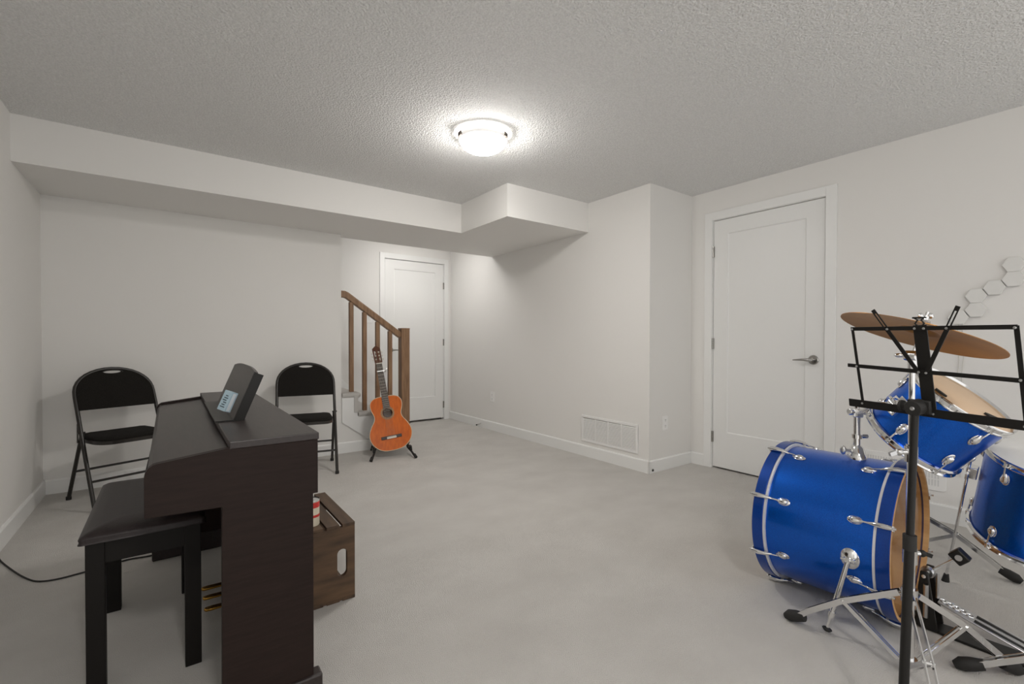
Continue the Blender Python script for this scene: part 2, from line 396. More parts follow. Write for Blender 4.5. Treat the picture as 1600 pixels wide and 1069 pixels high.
rl = thing('stair_railing', 'oak stair railing with square newel post behind the guitar', 'railing', (1.93, 4.47, 0))
nw = MB(); nw.box((1.932, 4.475, 0.585), (0.088, 0.088, 1.170)); nw.box((1.932, 4.475, 1.172), (0.092, 0.092, 0.012))
nw.build('newel_post', 'oak', rl, smooth=0, bevel=0.003)
hr = MB(); hp = [(xE - 0.002, 4.475, 1.482), (1.335, 4.475, 1.482), (1.365, 4.475, 1.470), (1.890, 4.475, 1.100)]
hr.tube(hp, 0, flat=(0.058, 0.050, (0, 0, 1))); hr.tube([(x, y, z + 0.028) for x, y, z in hp], 0, flat=(0.040, 0.020, (0, 0, 1)))
hr.build('handrail', 'oak', rl, smooth=20, bevel=0.004)
for bx, k in ((1.398, 3), (1.525, 2), (1.655, 2), (1.782, 1)):
    zt = 1.470 - (bx - 1.365) * 0.705 - 0.03
    b = MB(); b.span((bx - 0.019, 4.475 - 0.019, RISE * k), (bx + 0.019, 4.475 + 0.019, zt))
    b.build('baluster', 'oak', rl, smooth=0, bevel=0.002)

# lamps -----------------------------------------------------------
def ceiling_lamp(c, label, glass, group=None):
    t = thing('ceiling_light', label, 'ceiling light', (c[0], c[1], zc), group)
    X = Matrix.Translation((c[0], c[1], zc))
    MB().lathe([(0.001, 0), (0.118, 0), (0.122, -0.006), (0.122, -0.034), (0.001, -0.034)], 56, X).build('mounting_pan', 'lamppan', t)
    R = 0.146
    MB().lathe([(R - 0.004, -0.022), (R, -0.022), (R + 0.006, -0.030), (R + 0.004, -0.044), (R - 0.012, -0.052), (R - 0.016, -0.048)], 56, X, closed=True).build('glass_rim', 'lamprim', t, smooth=80)
    r1 = R - 0.014; prof = []
    for i in range(0, 13):
        a = i / 12 * PI / 2; prof.append((max(r1 * math.cos(a), 0.0005), -0.051 - 0.062 * math.sin(a)))
    MB().lathe(prof, 56, X).build('glass_bowl', glass, t, smooth=80)
    for k in range(3):
        a = math.radians(57 + 120 * k); e = V((math.cos(a), math.sin(a), 0)); q = V((-e.y, e.x, 0))
        b = MB(); p = V((c[0], c[1], zc - 0.034)) + e * (R + 0.009)
        b.box(p, (0.008, 0.034, 0.024), Matrix((e, q, V((0, 0, 1)))).transposed())
        b.box(p + V((0, 0, -0.009)) - e * 0.008, (0.022, 0.030, 0.004), Matrix((e, q, V((0, 0, 1)))).transposed())
        b.build('clip', 'clip', t)
    return t
ceiling_lamp((1.526, 2.362), 'lit white glass dome light flush on the stippled ceiling', 'lampglass')
ceiling_lamp((2.30, 4.76), 'lit glass dome light over the stair landing behind the bulkhead', 'hallglass')
ceiling_lamp((0.15, -0.80), 'added fill light, an unseen glass dome on the ceiling behind the camera', 'rearfill')  # fill lamp added out of view to brighten the left floor and wall

# wall fittings ------------------------------------------------------
def wall_frame(p, n):
    """local x across, y up, z out of the wall along n"""
    n = V(n); up = V((0, 0, 1)); x = up.cross(n)
    X = Matrix((x, up, n)).transposed().to_4x4(); X.translation = V(p); return X
def outlet(p, n, label):
    X = wall_frame(p, n); t = thing('wall_outlet', label, 'outlet', p)
    MB(X).span((-0.036, -0.058, 0), (0.036, 0.058, 0.006)).build('cover_plate', 'plate', t, smooth=0, bevel=0.002)
    for s in (-1, 1):
        r = MB(X); r.span((-0.017, s * 0.024 - 0.015, 0.006), (0.017, s * 0.024 + 0.015, 0.0085)); rc = r.build('receptacle', 'plate', t, smooth=0, bevel=0.002)
        q = MB(X)
        for sx in (-0.006, 0.006): q.span((sx - 0.001, s * 0.024 - 0.002, 0.0086), (sx + 0.001, s * 0.024 + 0.007, 0.0091))
        q.span((-0.002, s * 0.024 - 0.010, 0.0086), (0.002, s * 0.024 - 0.006, 0.0091))
        q.build('slot', 'blackmatte', rc, smooth=0)
outlet((xV, 4.519, 0.393), (-1, 0, 0), 'white outlet low on the long wall left of the air grille')
outlet((3.257, yV, 0.381), (0, -1, 0), 'white outlet on the short jog wall beside the big door')
X = wall_frame((1.945, yF, 1.325), (0, -1, 0))
sw = thing('light_switch', 'small white wall switch seen between the balusters', 'switch', (1.945, yF, 1.325))
MB(X).span((-0.038, -0.060, 0), (0.038, 0.060, 0.006)).build('cover_plate', 'plate', sw, smooth=0, bevel=0.002)
MB(X).box((0, 0, 0.008), (0.033, 0.066, 0.006), Matrix.Rotation(0.1, 3, 'X')).build('rocker', 'plate', sw, smooth=0, bevel=0.001)

gv = thing('return_air_grille', 'white return air grille low on the long wall near the corner', 'air vent', (xV, 2.729, 0.255))
X = wall_frame((xV, 2.729, 0.255), (-1, 0, 0)); W, H = 0.318, 0.119
fr = MB(X)
for a in ((-W, -H, 0, W, -H + 0.022), (-W, H - 0.022, 0, W, H)): fr.span((a[0], a[1], 0), (a[3], a[4], 0.009))
for s in (-1, 1): fr.span((s * W - (0.022 if s > 0 else 0), -H + 0.022, 0), (s * W + (0.022 if s < 0 else 0), H - 0.022, 0.009))
fr.build('frame', 'plate', gv, smooth=0, bevel=0.0015)
for k in (-1, 0, 1): MB(X).span((k * 0.148 - 0.004, -H + 0.022, 0.0), (k * 0.148 + 0.004, H - 0.022, 0.0085)).build('divider', 'plate', gv, smooth=0)
lv = MB(X)
for i in range(15):
    y = -H + 0.029 + i * 0.0125
    lv.box((0, y, 0.0035), (2 * W - 0.046, 0.0112, 0.0016), Matrix.Rotation(-0.85, 3, 'X'))
lv.build('louvres', 'plate', gv, smooth=0)
MB(X).span((-W + 0.02, -H + 0.02, 0.0003), (W - 0.02, H - 0.02, 0.0008)).build('backing', 'ventdark', gv, smooth=0)

rg = thing('wall_register', 'white slotted wall register behind the bass drum and tom', 'air vent', (xD, 0.865, 0.262))
X = wall_frame((xD, 0.865, 0.262), (-1, 0, 0)); W, H = 0.205, 0.09
MB(X).prism([(-W + 0.012, -H), (W - 0.012, -H), (W, -H + 0.012), (W, H - 0.012), (W - 0.012, H), (-W + 0.012, H), (-W, H - 0.012), (-W, -H + 0.012)], 0, 0.008).build('cover_plate', 'plate', rg, smooth=0, bevel=0.002)
lv = MB(X)
for j in range(3):
    for i in range(26): lv.span((-0.17 + i * 0.0136 - 0.0035, -0.062 + j * 0.043, 0.008), (-0.17 + i * 0.0136 + 0.0035, -0.062 + j * 0.043 + 0.037, 0.0086))
lv.build('slots', 'ventdark', rg, smooth=0)

ds = thing('door_stop', 'small dark spring door stop on the far baseboard', 'door stop', (xV - 0.014, 4.748, 0.045))
sp = MB(); sp.tube([(xV - 0.014 - 0.0009 * i * 0.7, 4.748 + 0.006 * math.cos(i * 0.9), 0.050 + 0.006 * math.sin(i * 0.9) - 0.00016 * i) for i in range(90)], 0.0014, 5)
sp.build('spring', 'nickel', ds); MB().cyl((xV - 0.068, 4.748, 0.037), (xV - 0.082, 4.748, 0.035), 0.008, n=12).build('tip', 'blackmatte', ds)
sk = MB().lathe([(0.001, 0), (0.010, 0), (0.010, 0.004), (0.006, 0.008), (0.001, 0.009)], 14, wall_frame((3.084, yV - 0.014, 0.024), (0, -1, 0)))
tag(recenter(sk.build('bumper', 'blackmatte'), (3.084, yV - 0.014, 0.024)), 'tiny dark bumper low on the jog baseboard corner', 'bumper')

# hexagon light panels
HX = [(0.404, 1.461, 'topmost white hexagon panel, near the right edge of the photo'),
      (0.404, 1.3835, 'white hexagon panel directly under the topmost one'),
      (0.475, 1.344, 'white hexagon panel midway, joining the upper pair to the lower three'),
      (0.546, 1.3045, 'white hexagon panel upper of the pair above the music stand'),
      (0.546, 1.2265, 'white hexagon panel lower of the pair above the music stand'),
      (0.618, 1.1875, 'lowest white hexagon panel, just above the cymbal')]
for y, z, lab in HX:
    r = 0.0445
    X = wall_frame((xD, y, z), (-1, 0, 0))
    hx = [(r * math.cos(PI / 3 * i), r * math.sin(PI / 3 * i)) for i in range(6)]
    o = MB(X).prism(hx, 0.004, 0.022).build('hexagon_panel', 'hex', None, smooth=0, bevel=0.002)
    tag(recenter(o, (xD, y, z)), lab, 'wall panel', 'white hexagon wall panels')
cb = MB()
for dy in (0.0, 0.02):
    cb.tube([(xD - 0.006, 0.618 - dy + 0.004 * math.sin(i * 0.8 + dy * 40), 1.150 - i * 0.035) for i in range(26)], 0.0016, 6)
tag(recenter(cb.build('panel_wire', 'cordgrey'), (xD, 0.61, 0.7)), 'thin pale wire hanging down the wall behind the cymbal', 'wire')

# ------------------------------------------------------------ digital piano
P0, P1 = 1.40, 2.80
pn = thing('digital_piano', 'dark rosewood upright digital piano with closed key lid', 'piano', (0.15, 2.10, 0))
prof = [(0.329, 0.0), (0.105, 0.0), (0.107, 0.620), (-0.050, 0.625), (-0.050, 0.722)] + \
       [(-0.050 + 0.026 * (1 - math.cos(a)), 0.722 + 0.030 * math.sin(a)) for a in (0.4, 0.8, 1.2, 1.5)] + \
       [(0.137, 0.772), (0.137, 0.767), (0.342, 0.767), (0.342, 0.613), (0.329, 0.613)]
for y0 in (P0, P1 - 0.026):
    MB().prism(prof, y0, y0 + 0.026, XZ).build('side_panel', 'rosewood', pn, smooth=30, bevel=0.0015)
    MB().span((-0.072, y0 - 0.008, 0.0), (0.352, y0 + 0.036, 0.092)).build('foot', 'rosewood_h', pn, smooth=0, bevel=0.006)
MB().span((0.124, P0 - 0.002, 0.767), (0.345, P1 + 0.002, 0.787)).build('top_board', 'rosewood_h', pn, smooth=0, bevel=0.0025)
lid = MB(); a0, b0 = V((-0.038, 0.738)), V((0.150, 0.764))
lid.prism([(-0.038, 0.700), (-0.046, 0.706), (-0.046, 0.726), (-0.036, 0.741), (0.152, 0.762), (0.152, 0.748), (-0.030, 0.728), (-0.030, 0.700)], P0 + 0.028, P1 - 0.028, XZ)
lid.build('key_lid', 'rosewood_h', pn, smooth=30)
MB().span((-0.042, P0 + 0.026, 0.632), (0.329, P1 - 0.026, 0.690)).build('keybed', 'rosewood_h', pn, smooth=0, bevel=0.003)
MB().span((0.150, P0 + 0.026, 0.690), (0.329, P1 - 0.026, 0.766)).build('action_case', 'rosewood_h', pn, smooth=0)
MB().span((0.290, P0 + 0.026, 0.200), (0.306, P1 - 0.026, 0.632)).build('rear_panel', 'rosewood', pn, smooth=0)
MB().span((0.235, P0 + 0.026, 0.040), (0.290, P1 - 0.026, 0.135)).build('pedal_rail', 'rosewood_h', pn, smooth=0, bevel=0.003)
for y in (2.030, 2.122, 2.205):
    p = MB(); p.prism([(0.245, -0.012), (0.150, -0.011), (0.120, -0.013), (0.102, -0.011), (0.096, 0.0), (0.102, 0.011), (0.120, 0.013), (0.150, 0.011), (0.245, 0.012)], 0.056, 0.066, Matrix.Translation((0, y, 0)))
    p.build('pedal', 'brass', pn, smooth=40, bevel=0.003)
hk = MB(); hk.tube([(0.062, 1.452, 0.634), (0.062, 1.452, 0.616), (0.059, 1.452, 0.609), (0.053, 1.452, 0.609), (0.051, 1.452, 0.614)], 0.0018, 8)
hk.build('headphone_hook', 'nickel', pn)
# music rest: a long leaning board on wire feet, with a black end and a narrow ledge
T = V((0.372, 0, 0.928)).normalized(); Nn = V((-0.928, 0, 0.372)); mr0 = V((0.166, 0, 0.790))
def mrp(t, y, n): return V((mr0.x, y, mr0.z)) + T * t + Nn * n
ya, yb = 1.754, 2.335
rows = []
NR = 14
for i in range(NR + 1):
    y = ya + (yb - ya) * i / NR; q = (i / NR - 0.5) * 2
    rows.append((y, 0.168 + 0.014 * (1 - abs(q) ** 2.5)))
mr = MB(); vs = []
for y, h in rows: vs += [mrp(0, y, 0), mrp(h, y, 0), mrp(h, y, -0.012), mrp(0, y, -0.012)]
fs = []
for i in range(NR):
    for k in range(4): fs.append((i * 4 + k, i * 4 + (k + 1) % 4, (i + 1) * 4 + (k + 1) % 4, (i + 1) * 4 + k))
fs += [(3, 2, 1, 0), tuple(NR * 4 + k for k in range(4))]
mr.add(vs, fs); mro = mr.build('music_rest', 'rosewood_h', pn, smooth=25)
e = MB(); e.add([mrp(t, y, n) for t in (0.0, 0.166) for y in (ya - 0.004, ya + 0.004) for n in (-0.030, -0.001)], [(0, 1, 3, 2), (4, 6, 7, 5), (0, 4, 5, 1), (2, 3, 7, 6), (0, 2, 6, 4), (1, 5, 7, 3)])
e.build('end_cap', 'black', mro, smooth=0)
MB().span((0.117, ya - 0.002, 0.7872), (0.172, yb, 0.7912)).build('ledge', 'black', mro, smooth=0)
for y in (1.80, 2.28):
    w = MB(); w.tube([mrp(0.065, y - 0.02, -0.014), V((0.205, y - 0.005, 0.7905)), V((0.205, y + 0.015, 0.7905)), mrp(0.065, y + 0.03, -0.014)], 0.0024, 8)
    w.tube([V((0.172, y - 0.005, 0.7905)), V((0.205, y - 0.005, 0.7905)), V((0.205, y + 0.015, 0.7905)), V((0.172, y + 0.015, 0.7905))], 0.0024, 8)
    w.build('wire_foot', 'black', mro)
# little carton on the ledge
bxT = T; bx = thing('small_carton', 'little pale blue carton with dark lettering on the music rest ledge', 'box', (0.150, 1.785, 0.7915))
def bxp(t, y, n):
    a, yc, nc = 0.6, 1.785, 0.016
    y2 = yc - 0.002 + (y - yc) * 0.60 * math.cos(a) - (n - nc) * math.sin(a); n2 = 0.027 + (y - yc) * 0.60 * math.sin(a) + (n - nc) * math.cos(a)
    return V((0.160, y2, 0.7918)) + T * t + Nn * n2
def bxq(t0, t1, y0, y1, n0, n1):
    return MB().add([bxp(t, y, n) for t in (t0, t1) for y in (y0, y1) for n in (n0, n1)], [(0, 1, 3, 2), (4, 6, 7, 5), (0, 4, 5, 1), (2, 3, 7, 6), (0, 2, 6, 4), (1, 5, 7, 3)])
bxq(0.019, 0.085, 1.757, 1.813, 0.004, 0.028).build('carton_body', 'boxblue', bx, smooth=0, bevel=0.001)
pr = MB()
for i in range(6):      # column of unreadable dark glyphs
    t0 = 0.030 + i * 0.0075
    q = bxq(t0, t0 + 0.003, 1.768 + (i % 2) * 0.005, 1.801 - (i % 3) * 0.005, 0.0281, 0.0285); pr.add(q.v, q.f)
pr.build('lettering', 'boxprint', bx, smooth=0)
q = bxq(0.022, 0.081, 1.7562, 1.7569, 0.010, 0.022); q.build('side_label', 'boxwhite', bx, smooth=0)

# ------------------------------------------------------------ bench
bn = thing('piano_bench', 'black piano bench with padded dark brown seat tucked under the piano', 'bench', (-0.06, 2.09, 0))
bx0, bx1, by0, by1 = -0.200, 0.080, 1.808, 2.385
for lx in (bx0, bx1 - 0.044):
    for ly in (by0, by1 - 0.040):
        MB().span((lx, ly, 0), (lx + 0.044, ly + 0.040, 0.464)).build('leg', 'bench', bn, smooth=0, bevel=0.002)
ap = MB()
ap.span((bx0 + 0.044, by0 + 0.004, 0.392), (bx1 - 0.044, by0 + 0.022, 0.464)); ap.span((bx0 + 0.044, by1 - 0.022, 0.392), (bx1 - 0.044, by1 - 0.004, 0.464))
ap.span((bx0 + 0.004, by0 + 0.04, 0.392), (bx0 + 0.022, by1 - 0.04, 0.464)); ap.span((bx1 - 0.022, by0 + 0.04, 0.392), (bx1 - 0.004, by1 - 0.04, 0.464))
ap.build('apron', 'bench', bn, smooth=0)
cu = MB(); vs = []; fs = []
hx, hy, cx, cy = (bx1 - bx0) / 2 + 0.014, (by1 - by0) / 2 + 0.028, (bx0 + bx1) / 2, (by0 + by1) / 2
lay = [(1.0, 0.464, 0.0), (1.0, 0.470, -0.003), (1.0, 0.478, -0.001), (1.0, 0.484, -0.004), (1, 0.492, -0.018), (1, 0.499, -0.045), (1, 0.503, -0.09)]
def rrect(hx, hy, r, n=4):
    pts = []
    for qx, qy, a in ((1, 1, 0), (-1, 1, PI / 2), (-1, -1, PI), (1, -1, 3 * PI / 2)):
        pts += [(qx * (hx - r) + r * math.cos(a + PI / 2 * i / n), qy * (hy - r) + r * math.sin(a + PI / 2 * i / n)) for i in range(n + 1)]
    return pts
for _, z, d in lay: vs += [(cx + p, cy + q, z) for p, q in rrect(hx + d, hy + d, 0.012)]
n = 20
for k in range(len(lay) - 1): fs += [(k * n + i, k * n + (i + 1) % n, (k + 1) * n + (i + 1) % n, (k + 1) * n + i) for i in range(n)]
fs += [tuple(range(n - 1, -1, -1)), tuple((len(lay) - 1) * n + i for i in range(n))]
cu.add(vs, fs).build('seat_cushion', 'leather', bn, smooth=60)

# power cord along the carpet
def smooth_path(pts, k=6):
    pts = [V(p) for p in pts]; out = []
    for i in range(len(pts) - 1):
        p0 = pts[max(i - 1, 0)]; p1 = pts[i]; p2 = pts[i + 1]; p3 = pts[min(i + 2, len(pts) - 1)]
        for j in range(k):
            t = j / k; out.append(0.5 * (2 * p1 + (p2 - p0) * t + (2 * p0 - 5 * p1 + 4 * p2 - p3) * t * t + (3 * p1 - p0 - 3 * p2 + p3) * t ** 3))
    return out + [pts[-1]]
cd = MB().tube(smooth_path([(-0.672, 3.27, 0.02), (-0.652, 3.207, 0.004), (-0.577, 3.03, 0.004), (-0.513, 2.90, 0.004), (-0.462, 2.828, 0.004), (-0.40, 2.806, 0.004), (-0.318, 2.818, 0.004), (-0.253, 2.83, 0.004), (-0.164, 2.858, 0.004), (-0.079, 2.845, 0.004), (0.06, 2.86, 0.004), (0.22, 2.84, 0.004), (0.33, 2.83, 0.03), (0.345, 2.78, 0.18), (0.318, 2.70, 0.4)]), 0.0036, 7)
tag(recenter(cd.build('power_cord', 'blackmatte'), (-0.2, 2.83, 0)), 'thin black power cord running across the carpet to the piano', 'cord')

# ------------------------------------------------------------ crate and can
cr = thing('wooden_crate', 'dark stained wooden crate with oval hand hole behind the piano', 'crate', (0.485, 2.13, 0))
cx0, cx1, cy0, cy1, cz = 0.366, 0.606, 1.900, 2.350, 0.312
def end_panel(y0):
    bm = bmesh.new()
    out = [(cx0, 0.004), (cx1, 0.004), (cx1, cz - 0.013), (cx0, cz - 0.013)]
    hc, hr_, hl = 0.556, 0.0195, 0.036
    hole = [(hc + hr_ * math.cos(PI * i / 10), 0.156 + hl + hr_ * math.sin(PI * i / 10)) for i in range(11)] + [(hc - hr_ * math.cos(PI * i / 10), 0.156 - hl - hr_ * math.sin(PI * i / 10)) for i in range(11)]
    ed = []
    for loop in (out, hole):
        vv = [bm.verts.new((a, y0, b)) for a, b in loop]
        ed += [bm.edges.new((vv[i], vv[(i + 1) % len(vv)])) for i in range(len(vv))]
    bmesh.ops.triangle_fill(bm, use_beauty=True, use_dissolve=False, edges=ed)
    r = bmesh.ops.extrude_face_region(bm, geom=bm.faces[:])
    bmesh.ops.translate(bm, verts=[g for g in r['geom'] if isinstance(g, bmesh.types.BMVert)], vec=(0, 0.018, 0))
    m = MB(); bm.verts.index_update(); m.add([v.co[:] for v in bm.verts], [tuple(v.index for v in f.verts) for f in bm.faces]); bm.free()
    return m
for y in (cy0, cy1 - 0.018): end_panel(y).build('end_panel', 'crate', cr, smooth=0)
for x0, x1, zz in ((0.556, 0.606, cz - 0.012), (0.495, 0.545, cz - 0.012), (0.424, 0.482, cz - 0.012), (0.366, 0.412, cz - 0.012), (0.366, 0.412, 0.001), (0.424, 0.482, 0.001), (0.495, 0.545, 0.001), (0.556, 0.606, 0.001)):
    MB().span((x0, cy0 - 0.002, zz), (x1, cy1 + 0.002, zz + 0.012)).build('slat', 'crate_h', cr, smooth=0, bevel=0.001)
for z0 in (0.016, 0.117, 0.215): MB().span((cx0 - 0.0, cy0 + 0.018, z0), (cx0 + 0.012, cy1 - 0.018, z0 + 0.082)).build('base_slat', 'crate_h', cr, smooth=0)
cn = thing('food_can', 'small cream and red tin standing on the wooden crate', 'can', (0.453, 1.965, cz))
X = Matrix.Translation((0.453, 1.965, cz))
MB().lathe([(0.001, 0.001), (0.030, 0.001), (0.0315, 0.004), (0.0315, 0.098), (0.001, 0.098)], 28, X).build('can_body', 'canlabel', cn)
for h0, h1 in ((0.036, 0.046), (0.074, 0.096)): MB().lathe([(0.0316, h0), (0.0320, h0), (0.0320, h1), (0.0316, h1)], 28, X, closed=True).build('red_band', 'canred', cn)
MB().lathe([(0.001, 0.098), (0.032, 0.098), (0.0325, 0.101), (0.031, 0.104), (0.029, 0.101), (0.001, 0.100)], 28, X).build('lid', 'silverlid', cn)

# ------------------------------------------------------------ folding chairs (local: x lateral, -y forward)
def folding_chair(label):
    t = thing('folding_chair', label, 'chair', (0, 0, 0), 'black folding chairs along the back wall')
    sf, stp, zt, sr, zp, w = 0.194, -0.189, 0.868, -0.245, 0.465, 0.214
    def tb(z): return sf + (stp - sf) * z / zt
    def P(l, s, z): return V((l, -s, z))
    def rear(z): return sr + (tb(zp) - sr) * z / zp
    zarch = 0.690
    def half(z):
        if z <= zarch: return w
        q = min((z - zarch) / (zt - 0.012 - zarch), 1); return w * (1 - q ** 2.3) ** (1 / 2.0)
    pts = [P(-w, tb(0), 0.012), P(-w, tb(0.3), 0.3), P(-w, tb(0.5), 0.5), P(-w, tb(zarch), zarch)]
    za = [zarch + (zt - 0.012 - zarch) * math.sin(PI / 2 * i / 9) for i in range(1, 10)]
    left = [P(-half(z), tb(z), z) for z in za]
    pts = pts + left + [P(half(z), tb(z), z) for z in reversed(za[:-1])] + [P(w, tb(zarch), zarch), P(w, tb(0.5), 0.5), P(w, tb(0.3), 0.3), P(w, tb(0), 0.012)]
    MB().tube(pts, 0.0115, 10).build('front_frame', 'chairframe', t, smooth=60)
    wr = w - 0.026
    MB().tube([P(-w + 0.004, rear(0), 0.012), P(-w + 0.006, rear(zp), zp)], 0.0110, 10).build('rear_leg', 'chairframe', t)
    MB().tube([P(w - 0.004, rear(0), 0.012), P(w - 0.006, rear(zp), zp)], 0.0110, 10).build('rear_leg', 'chairframe', t)
    for l in (-1, 1):
        for s, nm in ((tb(0), 'f'), (rear(0), 'r')):
            MB().cyl(P(l * (w - (0.004 if nm == 'r' else 0)), s, 0), P(l * (w - (0.004 if nm == 'r' else 0)), s, 0.022), 0.0145, n=12).build('foot_cap', 'blackmatte', t)
        b = MB(); b.cyl(P(l * (w - 0.02), tb(zp), zp), P(l * (w + 0.016), tb(zp), zp), 0.006, n=10)
        b.bar(P(l * (w + 0.008), rear(0.40), 0.40), P(l * (w + 0.008), tb(0.52) - 0.006, 0.52), 0.004, 0.016, (0, 1, 0)); b.build('pivot_bracket', 'chairframe', t)
    MB().tube([P(-w, rear(0.2), 0.2), P(w, rear(0.2), 0.2)], 0.0075, 10).build('crossbar', 'chairframe', t)
    MB().tube([P(-w, tb(0.172), 0.172), P(w, tb(0.172), 0.172)], 0.0075, 10).build('crossbar', 'chairframe', t)
    # backrest pad with a hand slot at the top, following the arch
    bm = bmesh.new(); zb = 0.600
    out = [(-w + 0.004, zb), (-w + 0.004, zarch)] + [(-max(half(z) - 0.004, 0.0), z - 0.003) for z in za]
    out = out + [(-a, b) for a, b in reversed(out[:-1])]
    hole = []
    for i in range(24):
        a = 2 * PI * i / 24; hole.append((0.052 * math.cos(a), 0.834 + 0.0105 * math.sin(a) * (1 if math.sin(a) < 0 else 0.75)))
    ed = []
    for loop in (out, hole):
        vv = [bm.verts.new((a, 0, b)) for a, b in loop]
        ed += [bm.edges.new((vv[i], vv[(i + 1) % len(vv)])) for i in range(len(vv))]
    bmesh.ops.triangle_fill(bm, use_beauty=True, use_dissolve=False, edges=ed)
    r = bmesh.ops.extrude_face_region(bm, geom=bm.faces[:])
    bmesh.ops.translate(bm, verts=[g for g in r['geom'] if isinstance(g, bmesh.types.BMVert)], vec=(0, 1, 0))
    bm.verts.index_update(); m = MB(); th = 0.013
    m.add([P(v.co.x, tb(v.co.z) + (th if v.co.y < 0.5 else -th), v.co.z) for v in bm.verts], [tuple(v.index for v in f.verts) for f in bm.faces]); bm.free()
    m.build('backrest', 'fabric', t, smooth=30)
    g = MB(); g.tube([P(0.054 * math.cos(2 * PI * i / 24), tb(0.834) + 0.013, 0.834 + 0.012 * math.sin(2 * PI * i / 24)) for i in range(24)], 0.003, 6, closed=True); g.build('hand_slot_rim', 'chairframe', t)
    # seat: D-shaped pan with a thick pad
    def seat_outline(e):
        o = []
        hw = w - 0.022 + e
        o += [(-hw + 0.03, -0.165 - e), (-hw, -0.12)]
        o += [(-hw, 0.09)] + [(-hw + 0.075 * (1 - math.cos(a)), 0.09 + (0.125 + e) * math.sin(a)) for a in (0.3, 0.6, 0.9, 1.2, 1.45)]
        return o + [(-a, b) for a, b in reversed(o)]
    def seat(e0, z0, z1, name, mt, dome):
        m = MB(); lays = [(e0, z0), (e0, z1)] + dome; vs = []; o0 = seat_outline(0); n = len(o0)
        for e, z in lays: vs += [P(a, b, z + 0.06 * (b - 0.02) * 0.35) for a, b in seat_outline(e)]
        fs = [(k * n + i, k * n + (i + 1) % n, (k + 1) * n + (i + 1) % n, (k + 1) * n + i) for k in range(len(lays) - 1) for i in range(n)]
        fs += [tuple(range(n - 1, -1, -1)), tuple((len(lays) - 1) * n + i for i in range(n))]
        m.add(vs, fs).build(name, mt, t, smooth=50)
    seat(0.0, 0.398, 0.420, 'seat_pan', 'chairframe', [])
    seat(-0.004, 0.420, 0.434, 'seat_pad', 'fabric', [(-0.010, 0.441), (-0.028, 0.447), (-0.06, 0.450)])
    return t
c1 = folding_chair('black folding chair in the far left corner behind the bench')
c2 = dup(c1, (0.888, 3.987, 0), 'black folding chair between the piano and the stairs', -0.19)
c1.location = (-0.248, 4.034, 0); c1.rotation_euler = (0, 0, 0.401)

# ------------------------------------------------------------ guitar on its stand
def guitar_frame(x, y, z, yaw, lean, roll, sc):
    n = V((math.sin(yaw), -math.cos(yaw), 0)); u = V((math.cos(yaw), math.sin(yaw), 0)); t = V((0, 0, 1))
    n2 = n * math.cos(lean) + t * math.sin(lean); t2 = t * math.cos(lean) - n * math.sin(lean)
    u3 = u * math.cos(roll) + t2 * math.sin(roll); t3 = t2 * math.cos(roll) - u * math.sin(roll)
    X = Matrix((u3 * sc, t3 * sc, n2 * sc)).transposed().to_4x4(); X.translation = (x, y, z); return X
GX = guitar_frame(1.631, 4.003, 0.061, -0.30, 0.299, 0.142, 1.022)
gt = thing('classical_guitar', 'orange classical guitar leaning on a floor stand by the stairs', 'guitar', (1.631, 4.003, 0.05))
half_pts = [(0.0, 0.0), (0.03, 0.001), (0.075, 0.007), (0.125, 0.032), (0.165, 0.078), (0.1825, 0.135), (0.176, 0.185), (0.152, 0.235), (0.126, 0.275), (0.117, 0.305), (0.121, 0.335), (0.133, 0.370), (0.1395, 0.405), (0.136, 0.437), (0.118, 0.466), (0.085, 0.482), (0.045, 0.488), (0.0, 0.489)]
hp = smooth_path([(a, b, 0) for a, b in half_pts], 4)
outline = [(p.x, p.y) for p in hp] + [(-p.x, p.y) for p in reversed(hp[1:-1])]
D = 0.094; n = len(outline)
b = MB(GX); b.add([(a, c, 0) for a, c in outline] + [(a, c, -D) for a, c in outline], [(i, (i + 1) % n, n + (i + 1) % n, n + i) for i in range(n)] + [tuple(range(n, 2 * n))])
b.build('body', 'guitarside', gt, smooth=40)
b = MB(GX)
b.tube([(a, c, -0.001) for a, c in outline], 0.0032, 6, closed=True); b.build('binding', 'binding', gt, smooth=60)
bm = bmesh.new(); ed = []
for loop in (outline, [(0.0435 * math.cos(2 * PI * i / 32), 0.335 + 0.0435 * math.sin(2 * PI * i / 32)) for i in range(32)]):
    vv = [bm.verts.new((a, c, 0.0012)) for a, c in loop]; ed += [bm.edges.new((vv[i], vv[(i + 1) % len(vv)])) for i in range(len(vv))]
bmesh.ops.triangle_fill(bm, use_beauty=True, use_dissolve=False, edges=ed)
r = bmesh.ops.extrude_face_region(bm, geom=bm.faces[:])
bmesh.ops.translate(bm, verts=[g for g in r['geom'] if isinstance(g, bmesh.types.BMVert)], vec=(0, 0, -0.003))
bm.verts.index_update(); m = MB(GX); m.add([v.co[:] for v in bm.verts], [tuple(v.index for v in f.verts) for f in bm.faces]); bm.free()
m.build('soundboard', 'cedar', gt, smooth=0)
MB(GX).lathe([(0.0440, 0.0013), (0.0440, 0.0019), (0.060, 0.0019), (0.060, 0.0013)], 40, Matrix.Translation((0, 0.335, 0)), closed=True).build('rosette', 'rosette', gt)
nk = MB(GX); vs = []
for t_, w_, d_ in ((0.470, 0.029, -0.07), (0.500, 0.028, -0.03), (0.53, 0.028, -0.020), (0.800, 0.0262, -0.017)):
    vs += [(-w_, t_, 0.001), (w_, t_, 0.001), (w_ * 0.75, t_, d_), (-w_ * 0.75, t_, d_)]
nk.add(vs, [(k * 4 + i, k * 4 + (i + 1) % 4, k * 4 + 4 + (i + 1) % 4, k * 4 + 4 + i) for k in range(3) for i in range(4)] + [(3, 2, 1, 0), (12, 13, 14, 15)])
